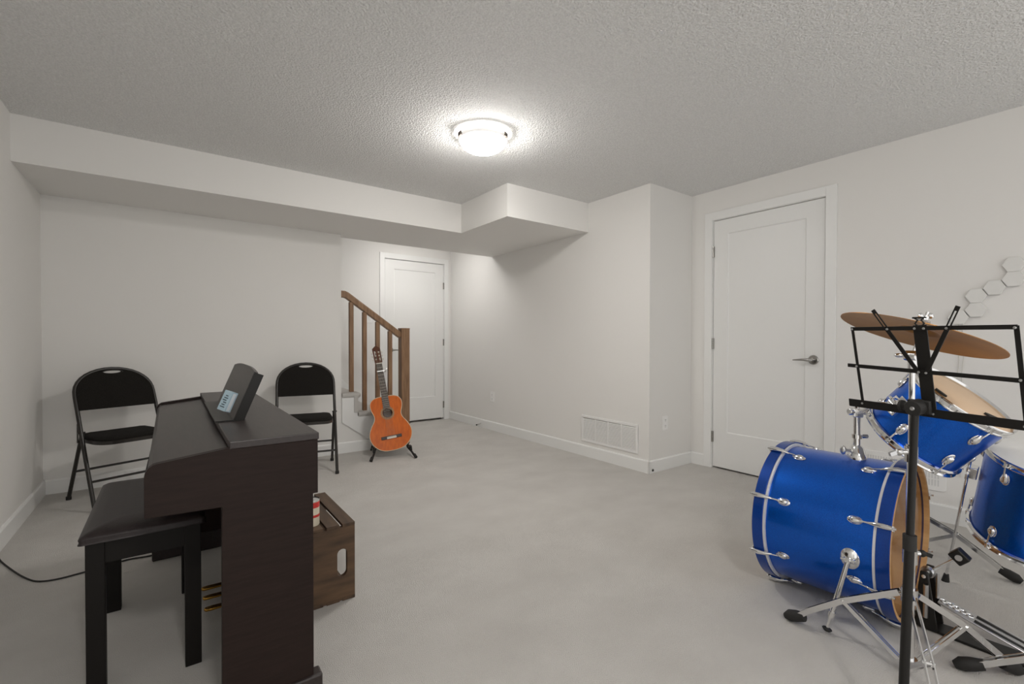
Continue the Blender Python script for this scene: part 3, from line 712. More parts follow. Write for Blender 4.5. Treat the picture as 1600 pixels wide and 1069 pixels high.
nk.build('neck', 'headwood', gt, smooth=0)
fb = MB(GX); fb.add([(s * w_, t_, h) for t_, w_ in ((0.378, 0.0305), (0.797, 0.026)) for s in (-1, 1) for h in (0.001, 0.0075)], [(0, 1, 3, 2), (4, 6, 7, 5), (0, 4, 5, 1), (2, 3, 7, 6), (0, 2, 6, 4), (1, 5, 7, 3)])
fb = fb.build('fingerboard', 'ebony', gt, smooth=0)
fm = MB(GX); SL = 0.682
for i in range(1, 19):
    tt = 0.797 - SL * (1 - 2 ** (-i / 12)); ww = 0.026 + (0.797 - tt) * 0.0108
    fm.box((0, tt, 0.0081), (2 * ww, 0.0022, 0.0014))
fm.build('frets', 'fret', fb, smooth=0)
MB(GX).box((0, 0.7995, 0.006), (0.053, 0.006, 0.012)).build('nut', 'bone', gt, smooth=0)
# slotted headstock, tilted back
HX_ = GX @ Matrix.Translation((0, 0.803, 0.002)) @ Matrix.Rotation(-0.22, 4, 'X')
bm = bmesh.new(); ed = []
ho = [(-0.027, 0), (0.027, 0), (0.034, 0.016), (0.036, 0.155), (0.020, 0.170), (0.008, 0.181), (0, 0.184), (-0.008, 0.181), (-0.020, 0.170), (-0.036, 0.155), (-0.034, 0.016)]
sl_ = [[(sx + 0.0075 * math.cos(a), 0.033 + 0.0075 * math.sin(a)) for a in [PI + PI * i / 6 for i in range(7)]] + [(sx + 0.0075 * math.cos(a), 0.130 + 0.0075 * math.sin(a)) for a in [PI * i / 6 for i in range(7)]] for sx in (-0.0165, 0.0165)]
for loop in [ho] + sl_:
    vv = [bm.verts.new((a, c, 0)) for a, c in loop]; ed += [bm.edges.new((vv[i], vv[(i + 1) % len(vv)])) for i in range(len(vv))]
bmesh.ops.triangle_fill(bm, use_beauty=True, use_dissolve=False, edges=ed)
r = bmesh.ops.extrude_face_region(bm, geom=bm.faces[:])
bmesh.ops.translate(bm, verts=[g for g in r['geom'] if isinstance(g, bmesh.types.BMVert)], vec=(0, 0, -0.018))
bm.verts.index_update(); m = MB(HX_); m.add([v.co[:] for v in bm.verts], [tuple(v.index for v in f.verts) for f in bm.faces]); bm.free()
hd = m.build('headstock', 'headwood', gt, smooth=0)
for s in (-1, 1):
    for k in range(3):
        tt = 0.047 + k * 0.036
        MB(HX_).cyl((s * 0.009, tt, -0.008), (s * 0.0245, tt, -0.008), 0.0048, n=12).build('string_roller', 'bone', hd)
        p = MB(HX_); p.cyl((s * 0.035, tt, -0.010), (s * 0.044, tt, -0.010), 0.0018, n=8); p.box((s * 0.046, tt, -0.016), (0.007, 0.014, 0.018)); p.build('tuning_peg', 'bone', hd, bevel=0.002)
br = MB(GX); br.box((0, 0.117, 0.0045), (0.178, 0.027, 0.009)); bro = br.build('bridge', 'ebony', gt, smooth=0, bevel=0.003)
MB(GX).box((0, 0.120, 0.0095), (0.080, 0.005, 0.006)).build('saddle', 'bone', bro, smooth=0)
MB(GX).box((0, 0.110, 0.0094), (0.082, 0.011, 0.002)).build('tie_block', 'bone', bro, smooth=0)
for i in range(6):
    q = (i - 2.5) / 5
    s = MB(GX); s.tube([(q * 0.058, 0.112, 0.0115), (q * 0.058, 0.120, 0.0130), (q * 0.043, 0.7995, 0.0125), ((-0.0165 if q < 0 else 0.0165), 0.84 + (abs(q) - 0.1) * 0.09, -0.008)], 0.00042 + 0.0002 * (5 - i) / 5, 5)
    s.build('string', 'string', gt)
cp = thing('capo', 'small chrome capo clamped near the top of the guitar neck', 'capo', tuple(GX @ V((0, 0.722, 0.02))))
m = MB(GX); m.box((0.004, 0.722, 0.0185), (0.072, 0.011, 0.009)); m.build('bar', 'steel', cp, bevel=0.002)
m = MB(GX); m.tube([(0.038, 0.722, 0.018), (0.046, 0.722, 0.008), (0.046, 0.722, -0.016), (0.034, 0.722, -0.028), (0.0, 0.722, -0.026)], 0.0045, 8); m.build('clamp_arm', 'steel', cp)
m = MB(GX); m.tube([(0.040, 0.724, 0.018), (0.056, 0.732, 0.012), (0.062, 0.742, 0.0)], 0.004, 8); m.build('lever', 'steel', cp)

gs = thing('guitar_stand', 'black folding guitar stand holding up the orange guitar', 'guitar stand', (1.62, 3.98, 0))
cyaw = -0.30; cn_ = V((math.sin(cyaw), -math.cos(cyaw), 0)); cu_ = V((math.cos(cyaw), math.sin(cyaw), 0)); G0 = V((1.631, 4.003, 0))
def gsp(a, f, z): return G0 + cu_ * a + cn_ * f + V((0, 0, z))
for s in (-1, 1):
    a0 = s * 0.135 - 0.012
    l = MB(); l.tube([gsp(a0 + s * 0.052, 0.115, 0.014), gsp(a0 + s * 0.030, 0.05, 0.046), gsp(a0 + s * 0.01, -0.10, 0.056), gsp(a0 - s * 0.01, -0.20, 0.20)], 0.0095, 8); l.build('front_leg', 'black', gs)
    l = MB(); l.cyl(gsp(a0 + s * 0.058, 0.133, 0.012), gsp(a0 + s * 0.046, 0.10, 0.030), 0.0135, n=12); l.build('foam_foot', 'blackmatte', gs)
    l = MB(); l.tube([gsp(a0 + s * 0.04, -0.27, 0.012), gsp(a0 + s * 0.01, -0.22, 0.14), gsp(a0 - s * 0.01, -0.20, 0.20)], 0.009, 8); l.build('rear_leg', 'black', gs)
    l = MB(); l.tube([gsp(a0 + s * 0.030, -0.085, 0.070), gsp(a0 + s * 0.026, 0.030, 0.058), gsp(a0 + s * 0.020, 0.040, 0.096)], 0.0115, 10); l.build('cradle_arm', 'blackmatte', gs)
MB().tube([gsp(-0.137, -0.20, 0.20), gsp(0.113, -0.20, 0.20)], 0.007, 8).build('crossbar', 'black', gs)

# ------------------------------------------------------------ drums
def lug_mb():
    """teardrop lug casing lying on the shell: local x along the drum, z outward"""
    m = MB(); prof = [(0.0005, 0.0), (0.009, 0.003), (0.0125, 0.010), (0.0125, 0.018), (0.009, 0.030), (0.0055, 0.040), (0.0005, 0.043)]
    X = Matrix(((0, 0, 1, -0.012), (0, 1, 0, 0), (-1, 0, 0, 0.004), (0, 0, 0, 1))) @ Matrix.Diagonal((0.85, 1, 1, 1))
    m.lathe(prof, 16, X)
    m.lathe([(0.0005, 0.0), (0.0125, 0.0), (0.0145, 0.0015), (0.0125, 0.004), (0.0005, 0.004)], 18, Matrix.Translation((0.004, 0, 0)) @ Matrix.Diagonal((1.65, 1, 1, 1)))
    return m
def place(mb, F):
    o = MB(); o.add([F @ p for p in mb.v], mb.f); return o
def shell_frame(D, th, h, r, flip):
    """frame on the shell: x along axis (towards the hoop when flip=1), z outward"""
    e = V((math.cos(th), math.sin(th), 0)); ax = V((0, 0, 1 if flip > 0 else -1))
    y = e.cross(ax)
    X = Matrix((ax, y, e)).transposed().to_4x4(); X.translation = e * r + V((0, 0, h)); return D @ X

def chrome_hoop(R, ft):
    """triple-flanged counter hoop, top lip at +0.012"""
    return [(R - 0.006, -0.012), (R - 0.004, -0.015), (R + 0.004, -0.012), (R + 0.0045, -0.009), (R - 0.003, -0.008), (R - 0.003, 0.004), (R + 0.003, 0.010), (R + 0.001, 0.013), (R - 0.006, 0.006)]
def small_drum(root, D, r, L, nl, phase, shellmat, headmat, lugL=None, badge=None):
    """D: local z points to the top head, origin at the top-hoop plane"""
    r_s = r - 0.012
    MB(D).lathe([(r_s, -0.006), (r_s, -L + 0.006), (r_s - 0.006, -L + 0.006), (r_s - 0.006, -0.006)], 64, None, closed=True).build('shell', shellmat, root, smooth=40)
    for hh, sgn, nm in ((0.0, 1, 'batter_head'), (-L, -1, 'resonant_head')):
        MB(D).lathe([(0.0005, hh - 0.0005 * sgn), (r_s - 0.003, hh), (r_s + 0.002, hh - 0.004 * sgn), (r_s + 0.002, hh - 0.012 * sgn), (r_s - 0.004, hh - 0.005 * sgn), (0.0005, hh - 0.002 * sgn)], 64).build(nm, headmat if sgn > 0 else 'whitehead', root, smooth=40)
        pf = [(a, hh + sgn * (b - 0.001)) for a, b in chrome_hoop(r - 0.004, 0)]
        ho = MB(D).lathe(pf, 72, None, closed=True).build('hoop', 'chrome', root, smooth=30)
    lb = lug_mb()
    for sgn in (1, -1):
        for k in range(nl):
            th = phase + 2 * PI * k / nl
            hc = -0.070 if sgn > 0 else -L + 0.070
            if L < 0.26: hc = -0.062 if sgn > 0 else -L + 0.062
            F = shell_frame(D, th, hc, r_s, sgn)
            lg = place(lb, F).build('lug', 'chrome', root, smooth=50)
            end = 0.0 if sgn > 0 else -L
            e = V((math.cos(th), math.sin(th), 0))
            rd = MB(D); rd.cyl(e * (r_s + 0.010) + V((0, 0, hc + sgn * 0.02)), e * (r + 0.001) + V((0, 0, end + sgn * 0.004)), 0.0028, n=8)
            rd.cyl(e * (r + 0.001) + V((0, 0, end + sgn * -0.012)), e * (r + 0.001) + V((0, 0, end + sgn * 0.006)), 0.005, n=8)
            rd.box(e * (r - 0.0005) + V((0, 0, end - sgn * 0.010)), (0.012, 0.012, 0.004), Matrix.Rotation(th, 3, 'Z'))
            rd.build('tension_rod', 'chrome', lg, smooth=40)

# bass drum
BC = V((2.250, 0.505, 0.298)); BAx = V((0.030, -0.9995, 0)); BL, BR = 0.454, 0.297
BD = axis_frame(BC, BAx)           # local z towards the batter (drummer), local x = up, local y = z cross x
bd = thing('bass_drum', 'large metallic blue bass drum lying on its side by the door', 'drum', (2.245, 0.73, 0))
rs = 0.281
MB(BD).lathe([(rs, -0.030), (rs, -BL + 0.030)], 96).build('shell', 'blue', bd, smooth=60) if False else None
MB(BD).lathe([(rs, -0.028), (rs, -BL + 0.028), (rs - 0.001, -BL + 0.028), (rs - 0.001, -0.028)], 96, None, closed=True).build('shell', 'blue', bd, smooth=40)
MB(BD).lathe([(rs - 0.0015, -0.022), (rs - 0.0015, -BL + 0.022), (rs - 0.008, -BL + 0.022), (rs - 0.008, -0.022)], 96, None, closed=True).build('shell_interior', 'shellwood', bd, smooth=40)
for sgn, end in ((1, 0.0), (-1, -BL)):
    h = lambda q: end - sgn * q
    hoop = MB(BD).lathe([(rs + 0.004, h(0.040)), (BR, h(0.040)), (BR, h(0.0)), (BR - 0.013, h(0.0)), (BR - 0.013, h(0.012)), (rs + 0.004, h(0.016))], 110, None, closed=True).build('hoop', 'bluehoop', bd, smooth=40, bevel=0.0015)
    MB(BD).lathe([(rs + 0.001, h(0.0405)), (BR - 0.004, h(0.0405)), (BR - 0.004, h(0.0490)), (rs + 0.001, h(0.0490))], 110, None, closed=True).build('silver_stripe', 'stripe', hoop, smooth=40)
    MB(BD).lathe([(BR - 0.0132, h(-0.0006)), (BR - 0.0132, h(0.0165)), (BR - 0.0142, h(0.0165)), (BR - 0.0142, h(-0.0006))], 110, None, closed=True).build('wood_lining', 'shellwood', hoop, smooth=40)
    MB(BD).lathe([(BR - 0.0125, h(0.0008)), (BR - 0.0022, h(0.0008)), (BR - 0.0022, h(-0.0010)), (BR - 0.0125, h(-0.0010))], 110, None, closed=True).build('wood_edge', 'shellwood', hoop, smooth=40)
MB(BD).lathe([(0.0005, -0.017), (rs + 0.003, -0.017), (rs + 0.003, -0.018), (0.0005, -0.018)], 80).build('batter_head', 'film', bd, smooth=40)
MB(BD).lathe([(0.0005, -BL + 0.017), (rs + 0.003, -BL + 0.017), (rs + 0.003, -BL + 0.018), (0.0005, -BL + 0.018)], 80).build('front_head', 'film', bd, smooth=40)
lb = lug_mb()
for sgn, end in ((1, 0.0), (-1, -BL)):
    for k in range(8):
        th = PI / 8 + k * PI / 4; e = V((math.cos(th), math.sin(th), 0)); hc = end - sgn * 0.112
        lg = place(lb, shell_frame(BD, th, hc, rs, sgn)).build('lug', 'chrome', bd, smooth=50)
        rd = MB(BD); rd.cyl(e * (rs + 0.012) + V((0, 0, hc + sgn * 0.02)), e * (BR + 0.010) + V((0, 0, end - sgn * 0.012)), 0.003, n=8)
        rd.build('tension_rod', 'chrome', lg)
        R2 = Matrix((e, V((0, 0, 1)).cross(e), V((0, 0, 1)))).transposed()
        cl = MB(BD); A = e * (BR + 0.009)
        p0 = [(0.0045, -0.052), (0.0075, -0.034), (0.012, -0.012), (0.013, 0.002)]
        # tapered claw: narrow near the lug, wide where it grips the hoop
        cl.tube([e * (rs + 0.014) + V((0, 0, end - sgn * 0.070)), e * (BR + 0.006) + V((0, 0, end - sgn * 0.048)), A + V((0, 0, end - sgn * 0.020)), A + V((0, 0, end + sgn * 0.004))], [0.0035, 0.0075, 0.0105, 0.0085], 12)
        cl.box(e * (BR - 0.003) + V((0, 0, end + sgn * 0.004)), (0.020, 0.017, 0.005), R2)
        cl.cyl(A + V((0, 0, end + sgn * 0.003)), A + V((0, 0, end + sgn * 0.014)), 0.0045, n=8)
        cl.build('claw_hook', 'chrome', lg, smooth=50)
# spurs (near one and its twin on the far side)
for sx in (-1, 1):
    cxn = BC.x - 0.004; bp = V((cxn + sx * rs * math.cos(0.10), 0.612, 0.298 - rs * math.sin(0.10)))
    d = (V((cxn + sx * 0.354, 0.661, 0.0)) - bp); foot = bp + d
    n_ = V((sx, 0, -0.05)).normalized()
    bk = MB(); bk.lathe([(0.0005, -0.004), (0.030, -0.004), (0.030, 0.004), (0.024, 0.010), (0.012, 0.016), (0.0005, 0.018)], 24, axis_frame(bp, n_) @ Matrix.Diagonal((1.25, 1, 1, 1)))
    bk.cyl(bp + n_ * 0.014, bp + n_ * 0.030, 0.009, n=14); bk.cyl(bp + n_ * 0.022 - V((0, 0.022, 0.0)), bp + n_ * 0.022 + V((0, 0.022, 0)), 0.005, n=10)
    sp = bk.build('spur', 'chrome', bd, smooth=40)
    base = bp + n_ * 0.020; dd = (foot - base)
    l = MB(); l.cyl(base, base + dd * 0.74, 0.0085, n=14); l.cyl(base + dd * 0.70, base + dd * 0.77, 0.0105, n=14); l.cyl(base + dd * 0.74, base + dd * 0.955, 0.005, n=10); l.cyl(base + dd * 0.95, base + dd * 0.998, 0.004, 0.001, n=8)
    l.build('spur_leg', 'chrome', sp)
    MB().lathe([(0.0005, 0), (0.014, 0), (0.016, 0.003), (0.010, 0.010), (0.0005, 0.011)], 16, axis_frame(base + dd * 0.925, dd)).build('rubber_foot', 'blackmatte', sp)
# tom holder on top
th_ = MB(); hb = V((2.245, 0.680, 0.298 + rs))
th_.lathe([(0.0005, -0.004), (0.040, -0.004), (0.040, 0.004), (0.034, 0.020), (0.026, 0.042), (0.018, 0.050), (0.0005, 0.052)], 20, Matrix.Translation(hb) @ Matrix.Rotation(0.6, 4, 'Z') @ Matrix.Diagonal((1.15, 0.85, 1, 1)))
tho = th_.build('tom_holder', 'chrome', bd, smooth=30)
p = MB(); p.cyl(hb + V((0, 0, 0.03)), hb + V((0, 0, 0.175)), 0.0125, n=16); p.cyl(hb + V((0.024, 0.004, 0.05)), hb + V((0.024, 0.004, 0.175)), 0.006, n=10); p.build('post', 'chrome', tho)
p = MB(); p.cyl(hb + V((0, 0, 0.078)), hb + V((0, 0, 0.094)), 0.0185, n=16); p.cyl(hb + V((0.01, -0.01, 0.086)), hb + V((0.03, -0.026, 0.086)), 0.008, n=10); p.build('memory_lock', 'chrome', tho)
p = MB(); wn = hb + V((-0.045, 0.033, 0.030)); p.cyl(hb + V((-0.02, 0.015, 0.028)), wn, 0.006, n=10); p.ball(wn, 0.014, 12, (0.5, 0.8, 1.3)); p.build('wing_knob', 'steel', tho)
p = MB(); p.box(hb + V((0, 0, 0.182)), (0.040, 0.034, 0.034), Matrix.Rotation(0.5, 3, 'Z')); p.cyl(hb + V((-0.028, 0.02, 0.186)), hb + V((0.028, -0.02, 0.186)), 0.014, n=14); p.cyl(hb + V((0, 0, 0.19)), hb + V((0, 0, 0.212)), 0.009, n=10)
p.build('tilter', 'chrome', tho, bevel=0.003)
TC = V((2.240, 0.371, 0.848)); TA = V((-0.059, -0.637, 0.769)).normalized(); TR, TL = 0.166, 0.218
wv = V((-0.78, 0.44, 0.31)); wv = (wv - TA * wv.dot(TA)).normalized()
TM = TC - TA * (TL / 2); tb_ = TM + wv * (TR - 0.012)
p = MB(); p.tube(smooth_path([hb + V((0, 0, 0.186)), hb + V((-0.05, -0.03, 0.195)), tb_ + wv * 0.060 + V((0.0, 0.03, -0.01)), tb_ + wv * 0.028], 5), 0.0065, 12); p.build('tom_arm', 'chrome', tho)

# rack tom
tm = thing('rack_tom', 'blue rack tom with tan head tilted above the bass drum', 'drum', tuple(TM))
TD = axis_frame(TC, TA, (-1, 0.2, 0.3))
small_drum(tm, TD, TR, TL, 6, 0.14, 'blue', 'head')
p = MB(); F = axis_frame(tb_, wv, TA); q = MB(F); q.box((0, 0, 0.007), (0.072, 0.034, 0.014)); q.box((0.016, 0, 0.020), (0.026, 0.040, 0.022)); q.cyl((-0.03, -0.012, 0.012), (-0.03, 0.012, 0.012), 0.008, n=12); q.cyl((0, -0.018, 0.026), (0, 0.018, 0.026), 0.014, n=14); q.cyl((0.02, 0, 0.02), (0.02, 0, 0.05), 0.006, n=10); q.ball((0.02, 0, 0.055), 0.010, 10, (0.5, 1.4, 0.8))
q.build('mount_bracket', 'chrome', tm, bevel=0.004)
def gel(a, bq, s, rot):
    F = TD @ Matrix.Translation((a, bq, 0.001)) @ Matrix.Rotation(rot, 4, 'Z')
    m = MB(F); poly = [(s * (1 + 0.18 * math.sin(3 * t + 1)) * math.cos(t), 0.42 * s * (1 + 0.22 * math.cos(2 * t)) * math.sin(t)) for t in [2 * PI * i / 18 for i in range(18)]]
    o = m.prism(poly, 0, 0.006).build('damper_pad', 'blackmatte', tm, smooth=30); o['label'] = 'black damper pad stuck on the tan head'
GEL1, GEL2 = (0.113, -0.009), (-0.052, 0.087)
gel(GEL1[0], GEL1[1], 0.019, 1.80); gel(GEL2[0], GEL2[1], 0.036, 2.73)

# floor tom
FC = V((2.515, 0.172, 0.651)); FA = V((-0.325, -0.170, 0.930)).normalized(); FR, FL = 0.185, 0.366
ft = thing('floor_tom', 'dark blue floor tom cut off by the right edge of the photo', 'drum', tuple(FC - FA * FL))
FD = axis_frame(FC, FA, (-1, 0, 0))
small_drum(ft, FD, FR, FL, 6, 0.50, 'blue', 'whitehead')
def ft_leg(th):
    e = FD.to_3x3() @ V((math.cos(th), math.sin(th), 0)); r_ = FR + 0.020
    b0 = FC + e * r_ - FA * (FL * 0.62)
    kk = (b0.z - 0.012) / FA.z; foot = b0 - FA * kk
    l = MB(); l.cyl(FC + e * r_ - FA * 0.10, foot + FA * 0.01, 0.0052, n=12); lo = l.build('leg', 'chrome', ft)
    MB().cyl(foot - V((0, 0, 0.012)), foot + FA * 0.025, 0.014, 0.009, n=14).build('rubber_foot', 'blackmatte', lo)
    k = MB(); c_ = FC + e * (FR + 0.006) - FA * (FL * 0.42); Fm = axis_frame(c_, e, FA)
    k.T = Fm; k.box((0, 0, 0.003), (0.050, 0.034, 0.034)); k.cyl((0, -0.017, 0.014), (0, -0.042, 0.014), 0.006, n=10); k.box((0, -0.046, 0.014), (0.026, 0.006, 0.010)); k.build('leg_bracket', 'chrome', ft, bevel=0.003)
fe = FD.to_3x3().inverted() @ (V((2.735, 0.481, 0.0)) - FC); a_f = math.atan2(fe.y, fe.x)
for k in range(3): ft_leg(a_f + 2 * PI * k / 3)

# cymbal and stand
CC = V((1.844, 0.406, 1.070)); CA = V((0.232, -0.261, 0.937)).normalized()
cy = thing('cymbal', 'bronze crash cymbal tilted above the drums', 'cymbal', tuple(CC))
prof = []
for i in range(21):
    r = 0.203 * i / 20
    bell = 0.019 * max(0.0, 1 - (r / 0.048) ** 2) ** 0.7 if r < 0.048 else 0.0
    prof.append((max(r, 0.006), 0.016 * (1 - (r / 0.203) ** 1.7) + bell))
full = prof + [(r, h - 0.0016) for r, h in reversed(prof)]
MB(axis_frame(CC, CA)).lathe(full, 96, None, closed=True).build('bronze_disc', 'bronze', cy, smooth=50)
cs = thing('cymbal_stand', 'chrome tripod cymbal stand in front of the bass drum', 'cymbal stand', (1.846, 0.418, 0))
SX, SY = 1.846, 0.418
m = MB(); m.cyl((SX, SY, 0.035), (SX, SY, 0.42), 0.0135, n=18); m.build('lower_tube', 'chrome', cs)
m = MB(); m.cyl((SX, SY, 0.36), (SX, SY, 0.715), 0.0110, n=18); m.build('middle_tube', 'chrome', cs)
m = MB(); m.cyl((SX, SY, 0.69), (SX, SY, 0.985), 0.0080, n=16); m.build('upper_tube', 'chrome', cs)
for zz, r_, col in ((0.392, 0.0185, 'chrome'), (0.708, 0.017, 'chrome')):
    c_ = MB(); c_.cyl((SX, SY, zz - 0.030), (SX, SY, zz + 0.018), r_, n=18); c_.cyl((SX, SY, zz + 0.018), (SX, SY, zz + 0.024), r_ - 0.004, n=18)
    d = V((0.80, -0.59, 0)) if zz < 0.5 else V((-0.80, 0.59, 0))
    c_.cyl(V((SX, SY, zz)) + d * 0.012, V((SX, SY, zz)) + d * 0.032, 0.007, n=10)
    co = c_.build('height_collar', 'chrome', cs)
    k = MB(); k.ball(V((SX, SY, zz)) + d * 0.038, 0.011, 12); q = V((SX, SY, zz)) + d * 0.045; k.bar(q, q + d * 0.022 + V((0, 0, -0.008)), 0.009, 0.012); k.build('wing_knob', 'steel' if zz > 0.5 else 'black', co)
til = V((SX, SY, 0.990)); m = MB(); m.cyl(til - V((0, 0, 0.024)), til + V((0, 0, 0.006)), 0.012, n=16); sd = V((0.45, 0.9, 0)).normalized()
m.cyl(til + V((0, 0, 0.016)) - sd * 0.018, til + V((0, 0, 0.016)) + sd * 0.018, 0.016, n=18); m.cyl(til + V((0, 0, 0.016)) + sd * 0.018, til + V((0, 0, 0.016)) + sd * 0.040, 0.006, n=10); m.ball(til + V((0, 0, 0.016)) + sd * 0.044, 0.011, 10, (1, 1, 0.6))
m.build('tilter', 'chrome', cs, smooth=40)
ctop = CC + CA * 0.02
m = MB(); m.cyl(til + V((0, 0, 0.016)), ctop + CA * 0.055, 0.0042, n=10); m.build('rod', 'chrome', cs)
m = MB(); m.lathe([(0.0045, 0), (0.016, 0), (0.018, 0.005), (0.016, 0.010), (0.0045, 0.010)], 18, axis_frame(ctop + CA * 0.018, CA)); m.build('felt_washer', 'felt', cs)
m = MB(); m.lathe([(0.0045, 0), (0.010, 0), (0.009, 0.012), (0.0045, 0.014)], 14, axis_frame(ctop + CA * 0.029, CA)); wx = V((0.8, -0.59, 0)); m.ball(ctop + CA * 0.042 + wx * 0.016, 0.009, 10, (1.3, 0.8, 1.0)); m.ball(ctop + CA * 0.042 - wx * 0.016, 0.009, 10, (1.3, 0.8, 1.0)); m.build('wing_nut', 'chrome', cs)
def tripod(root, X0, Y0, a0, z_up, z_lo, R, mid, r_foot=0.024, ang=3):
    u = MB(); u.cyl((X0, Y0, z_up - 0.022), (X0, Y0, z_up + 0.022), 0.021, n=16); u.build('upper_collar', 'chrome', root)
    u = MB(); u.cyl((X0, Y0, z_lo - 0.016), (X0, Y0, z_lo + 0.016), 0.022, n=16); u.build('lower_collar', 'chrome', root)
    for k in range(3):
        a = a0 + 2 * PI * k / 3; d = V((math.cos(a), math.sin(a), 0)); s = V((-d.y, d.x, 0)); o = V((X0, Y0, 0))
        l = MB()
        for sg in (-1, 1):
            pp = [o + d * 0.024 + V((0, 0, z_up)), o + d * mid[0] + V((0, 0, mid[1])), o + d * (mid[0] + (R - mid[0]) * 0.6) + V((0, 0, mid[1] * 0.45)), o + d * (R - 0.03) + V((0, 0, 0.030))]
            l.tube([p + s * sg * 0.0095 for p in pp], 0, flat=(0.003, 0.018, tuple(d + V((0, 0, 1)))))
        l.cyl(o + d * mid[0] + V((0, 0, mid[1])) - s * 0.014, o + d * mid[0] + V((0, 0, mid[1])) + s * 0.014, 0.005, n=10)
        lo = l.build('leg', 'chrome', root)
        br_ = MB()
        for sg in (-1, 1): br_.bar(o + d * 0.026 + V((0, 0, z_lo)) + s * sg * 0.006, o + d * mid[0] + V((0, 0, mid[1])) + s * sg * 0.006, 0.003, 0.014, tuple(V((0, 0, 1))))
        br_.build('brace', 'chrome', lo)
        f = MB(); f.tube([o + d * (R - 0.055) + V((0, 0, 0.040)), o + d * (R - 0.03) + V((0, 0, 0.031)), o + d * (R - 0.005) + V((0, 0, 0.021)), o + d * (R + 0.012) + V((0, 0, 0.0115))], [0.016, 0.020, 0.0205, 0.011], 14)
        f.build('rubber_foot', 'blackmatte', lo, smooth=60)
tripod(cs, SX, SY, math.atan2(0.357, 0.024), 0.262, 0.050, 0.358, (0.18, 0.16))
# stand behind the bass drum
ss = thing('drum_hardware_stand', 'chrome drum stand tripod between the bass drum and floor tom', 'drum stand', (2.970, 0.690, 0))
m = MB(); m.cyl((2.970, 0.690, 0.02), (2.970, 0.690, 0.70), 0.0125, n=16); m.build('tube', 'chrome', ss)
tripod(ss, 2.970, 0.690, math.atan2(0.305 - 0.690, 2.954 - 2.970), 0.215, 0.045, 0.386, (0.19, 0.145))
# stand whose foot reaches in from the right
hs = thing('hardware_stand', 'chrome stand leg with black rubber foot at the lower right edge', 'drum stand', (2.13, -0.06, 0))
m = MB(); m.cyl((2.125, -0.055, 0.03), (2.125, -0.055, 0.62), 0.0125, n=16); m.build('tube', 'chrome', hs)
tripod(hs, 2.125, -0.055, math.atan2(0.345 + 0.055, 2.025 - 2.125), 0.26, 0.06, 0.40, (0.18, 0.15))

# bass drum pedal
pd = thing('kick_pedal', 'chrome and black kick pedal clamped to the bass drum hoop', 'pedal', (2.25, 0.32, 0))
PX = 2.250
m = MB(); m.prism([(PX - 0.030, 0.492), (PX + 0.030, 0.492), (PX + 0.042, 0.40), (PX + 0.048, 0.11), (PX - 0.048, 0.11), (PX - 0.042, 0.40)], 0.001, 0.010); m.build('base_plate', 'black', pd, bevel=0.002)
fbp = [(0.425, 0.112), (0.36, 0.094), (0.29, 0.074), (0.22, 0.054), (0.165, 0.034)]
def fw(t): return 0.026 + 0.018 * math.sin(PI * min(max(t, 0), 1) * 0.62)
m = MB(); vs = []
for i, (y, z) in enumerate(fbp):
    w_ = fw(i / 4)
    vs += [(PX - w_, y, z), (PX + w_, y, z), (PX + w_, y, z - 0.006), (PX - w_, y, z - 0.006)]
m.add(vs, [(k * 4 + i, k * 4 + (i + 1) % 4, k * 4 + 4 + (i + 1) % 4, k * 4 + 4 + i) for k in range(4) for i in range(4)] + [(3, 2, 1, 0), (16, 17, 18, 19)])
fbo = m.build('footboard', 'steel', pd, smooth=20, bevel=0.002)
def fz(y): return 0.034 + (y - 0.165) / 0.26 * 0.078
m = MB()
for sg in (-1, 1): m.tube([(PX + sg * 0.020, y, fz(y) + 0.003) for y in (0.33, 0.28, 0.22, 0.18)], 0, flat=(0.010, 0.005, (0, 0, 1)))
m.build('grip_strip', 'black', fbo)
m = MB()
for i in range(5):
    yy = 0.345 + i * 0.017; rr = 0.013 - abs(i - 2) * 0.002
    m.tube([(PX + rr * math.cos(2 * PI * k / 12), yy + 0.010 * math.sin(2 * PI * k / 12), fz(yy + 0.010 * math.sin(2 * PI * k / 12)) + 0.002) for k in range(12)], 0.002, 6, closed=True)
m.build('scroll_relief', 'chrome', fbo)
m = MB(); m.span((PX - 0.044, 0.112, 0.008), (PX + 0.044, 0.172, 0.034)); m.build('heel_block', 'black', pd, bevel=0.006)
for sg in (-1, 1):
    m = MB(); m.prism([(0.420, 0.008), (0.480, 0.008), (0.476, 0.15), (0.470, 0.212), (0.448, 0.212), (0.440, 0.15)], PX + sg * 0.040 - 0.007, PX + sg * 0.040 + 0.007, YZ); m.build('post', 'black', pd, bevel=0.003)
m = MB(); m.cyl((PX - 0.055, 0.458, 0.198), (PX + 0.055, 0.458, 0.198), 0.0065, n=12); m.build('axle', 'chrome', pd)
m = MB(); m.lathe([(0.006, -0.012), (0.017, -0.012), (0.021, -0.006), (0.021, 0.006), (0.017, 0.012), (0.006, 0.012)], 24, axis_frame((PX, 0.458, 0.198), (1, 0, 0)), closed=True); m.build('cam', 'steel', pd)
m = MB(); m.tube([(PX, 0.430, 0.205 - 0.013 * i) for i in range(8)], 0.005, 8); m.build('chain', 'steel', pd)
m = MB(); m.cyl((PX - 0.05, 0.452, 0.17), (PX - 0.05, 0.452, 0.05), 0.008, n=12); m.build('return_spring', 'steel', pd)
bt = V((PX, 0.372, 0.288)); m = MB(); m.cyl((PX, 0.455, 0.200), bt, 0.004, n=10); bs = m.build('beater_shaft', 'chrome', pd)
bdir = V((0, 0.62, 0.60)).normalized(); sh = (bt - V((PX, 0.455, 0.200))).normalized(); pdn = V((1, 0, 0)).cross(sh).normalized()
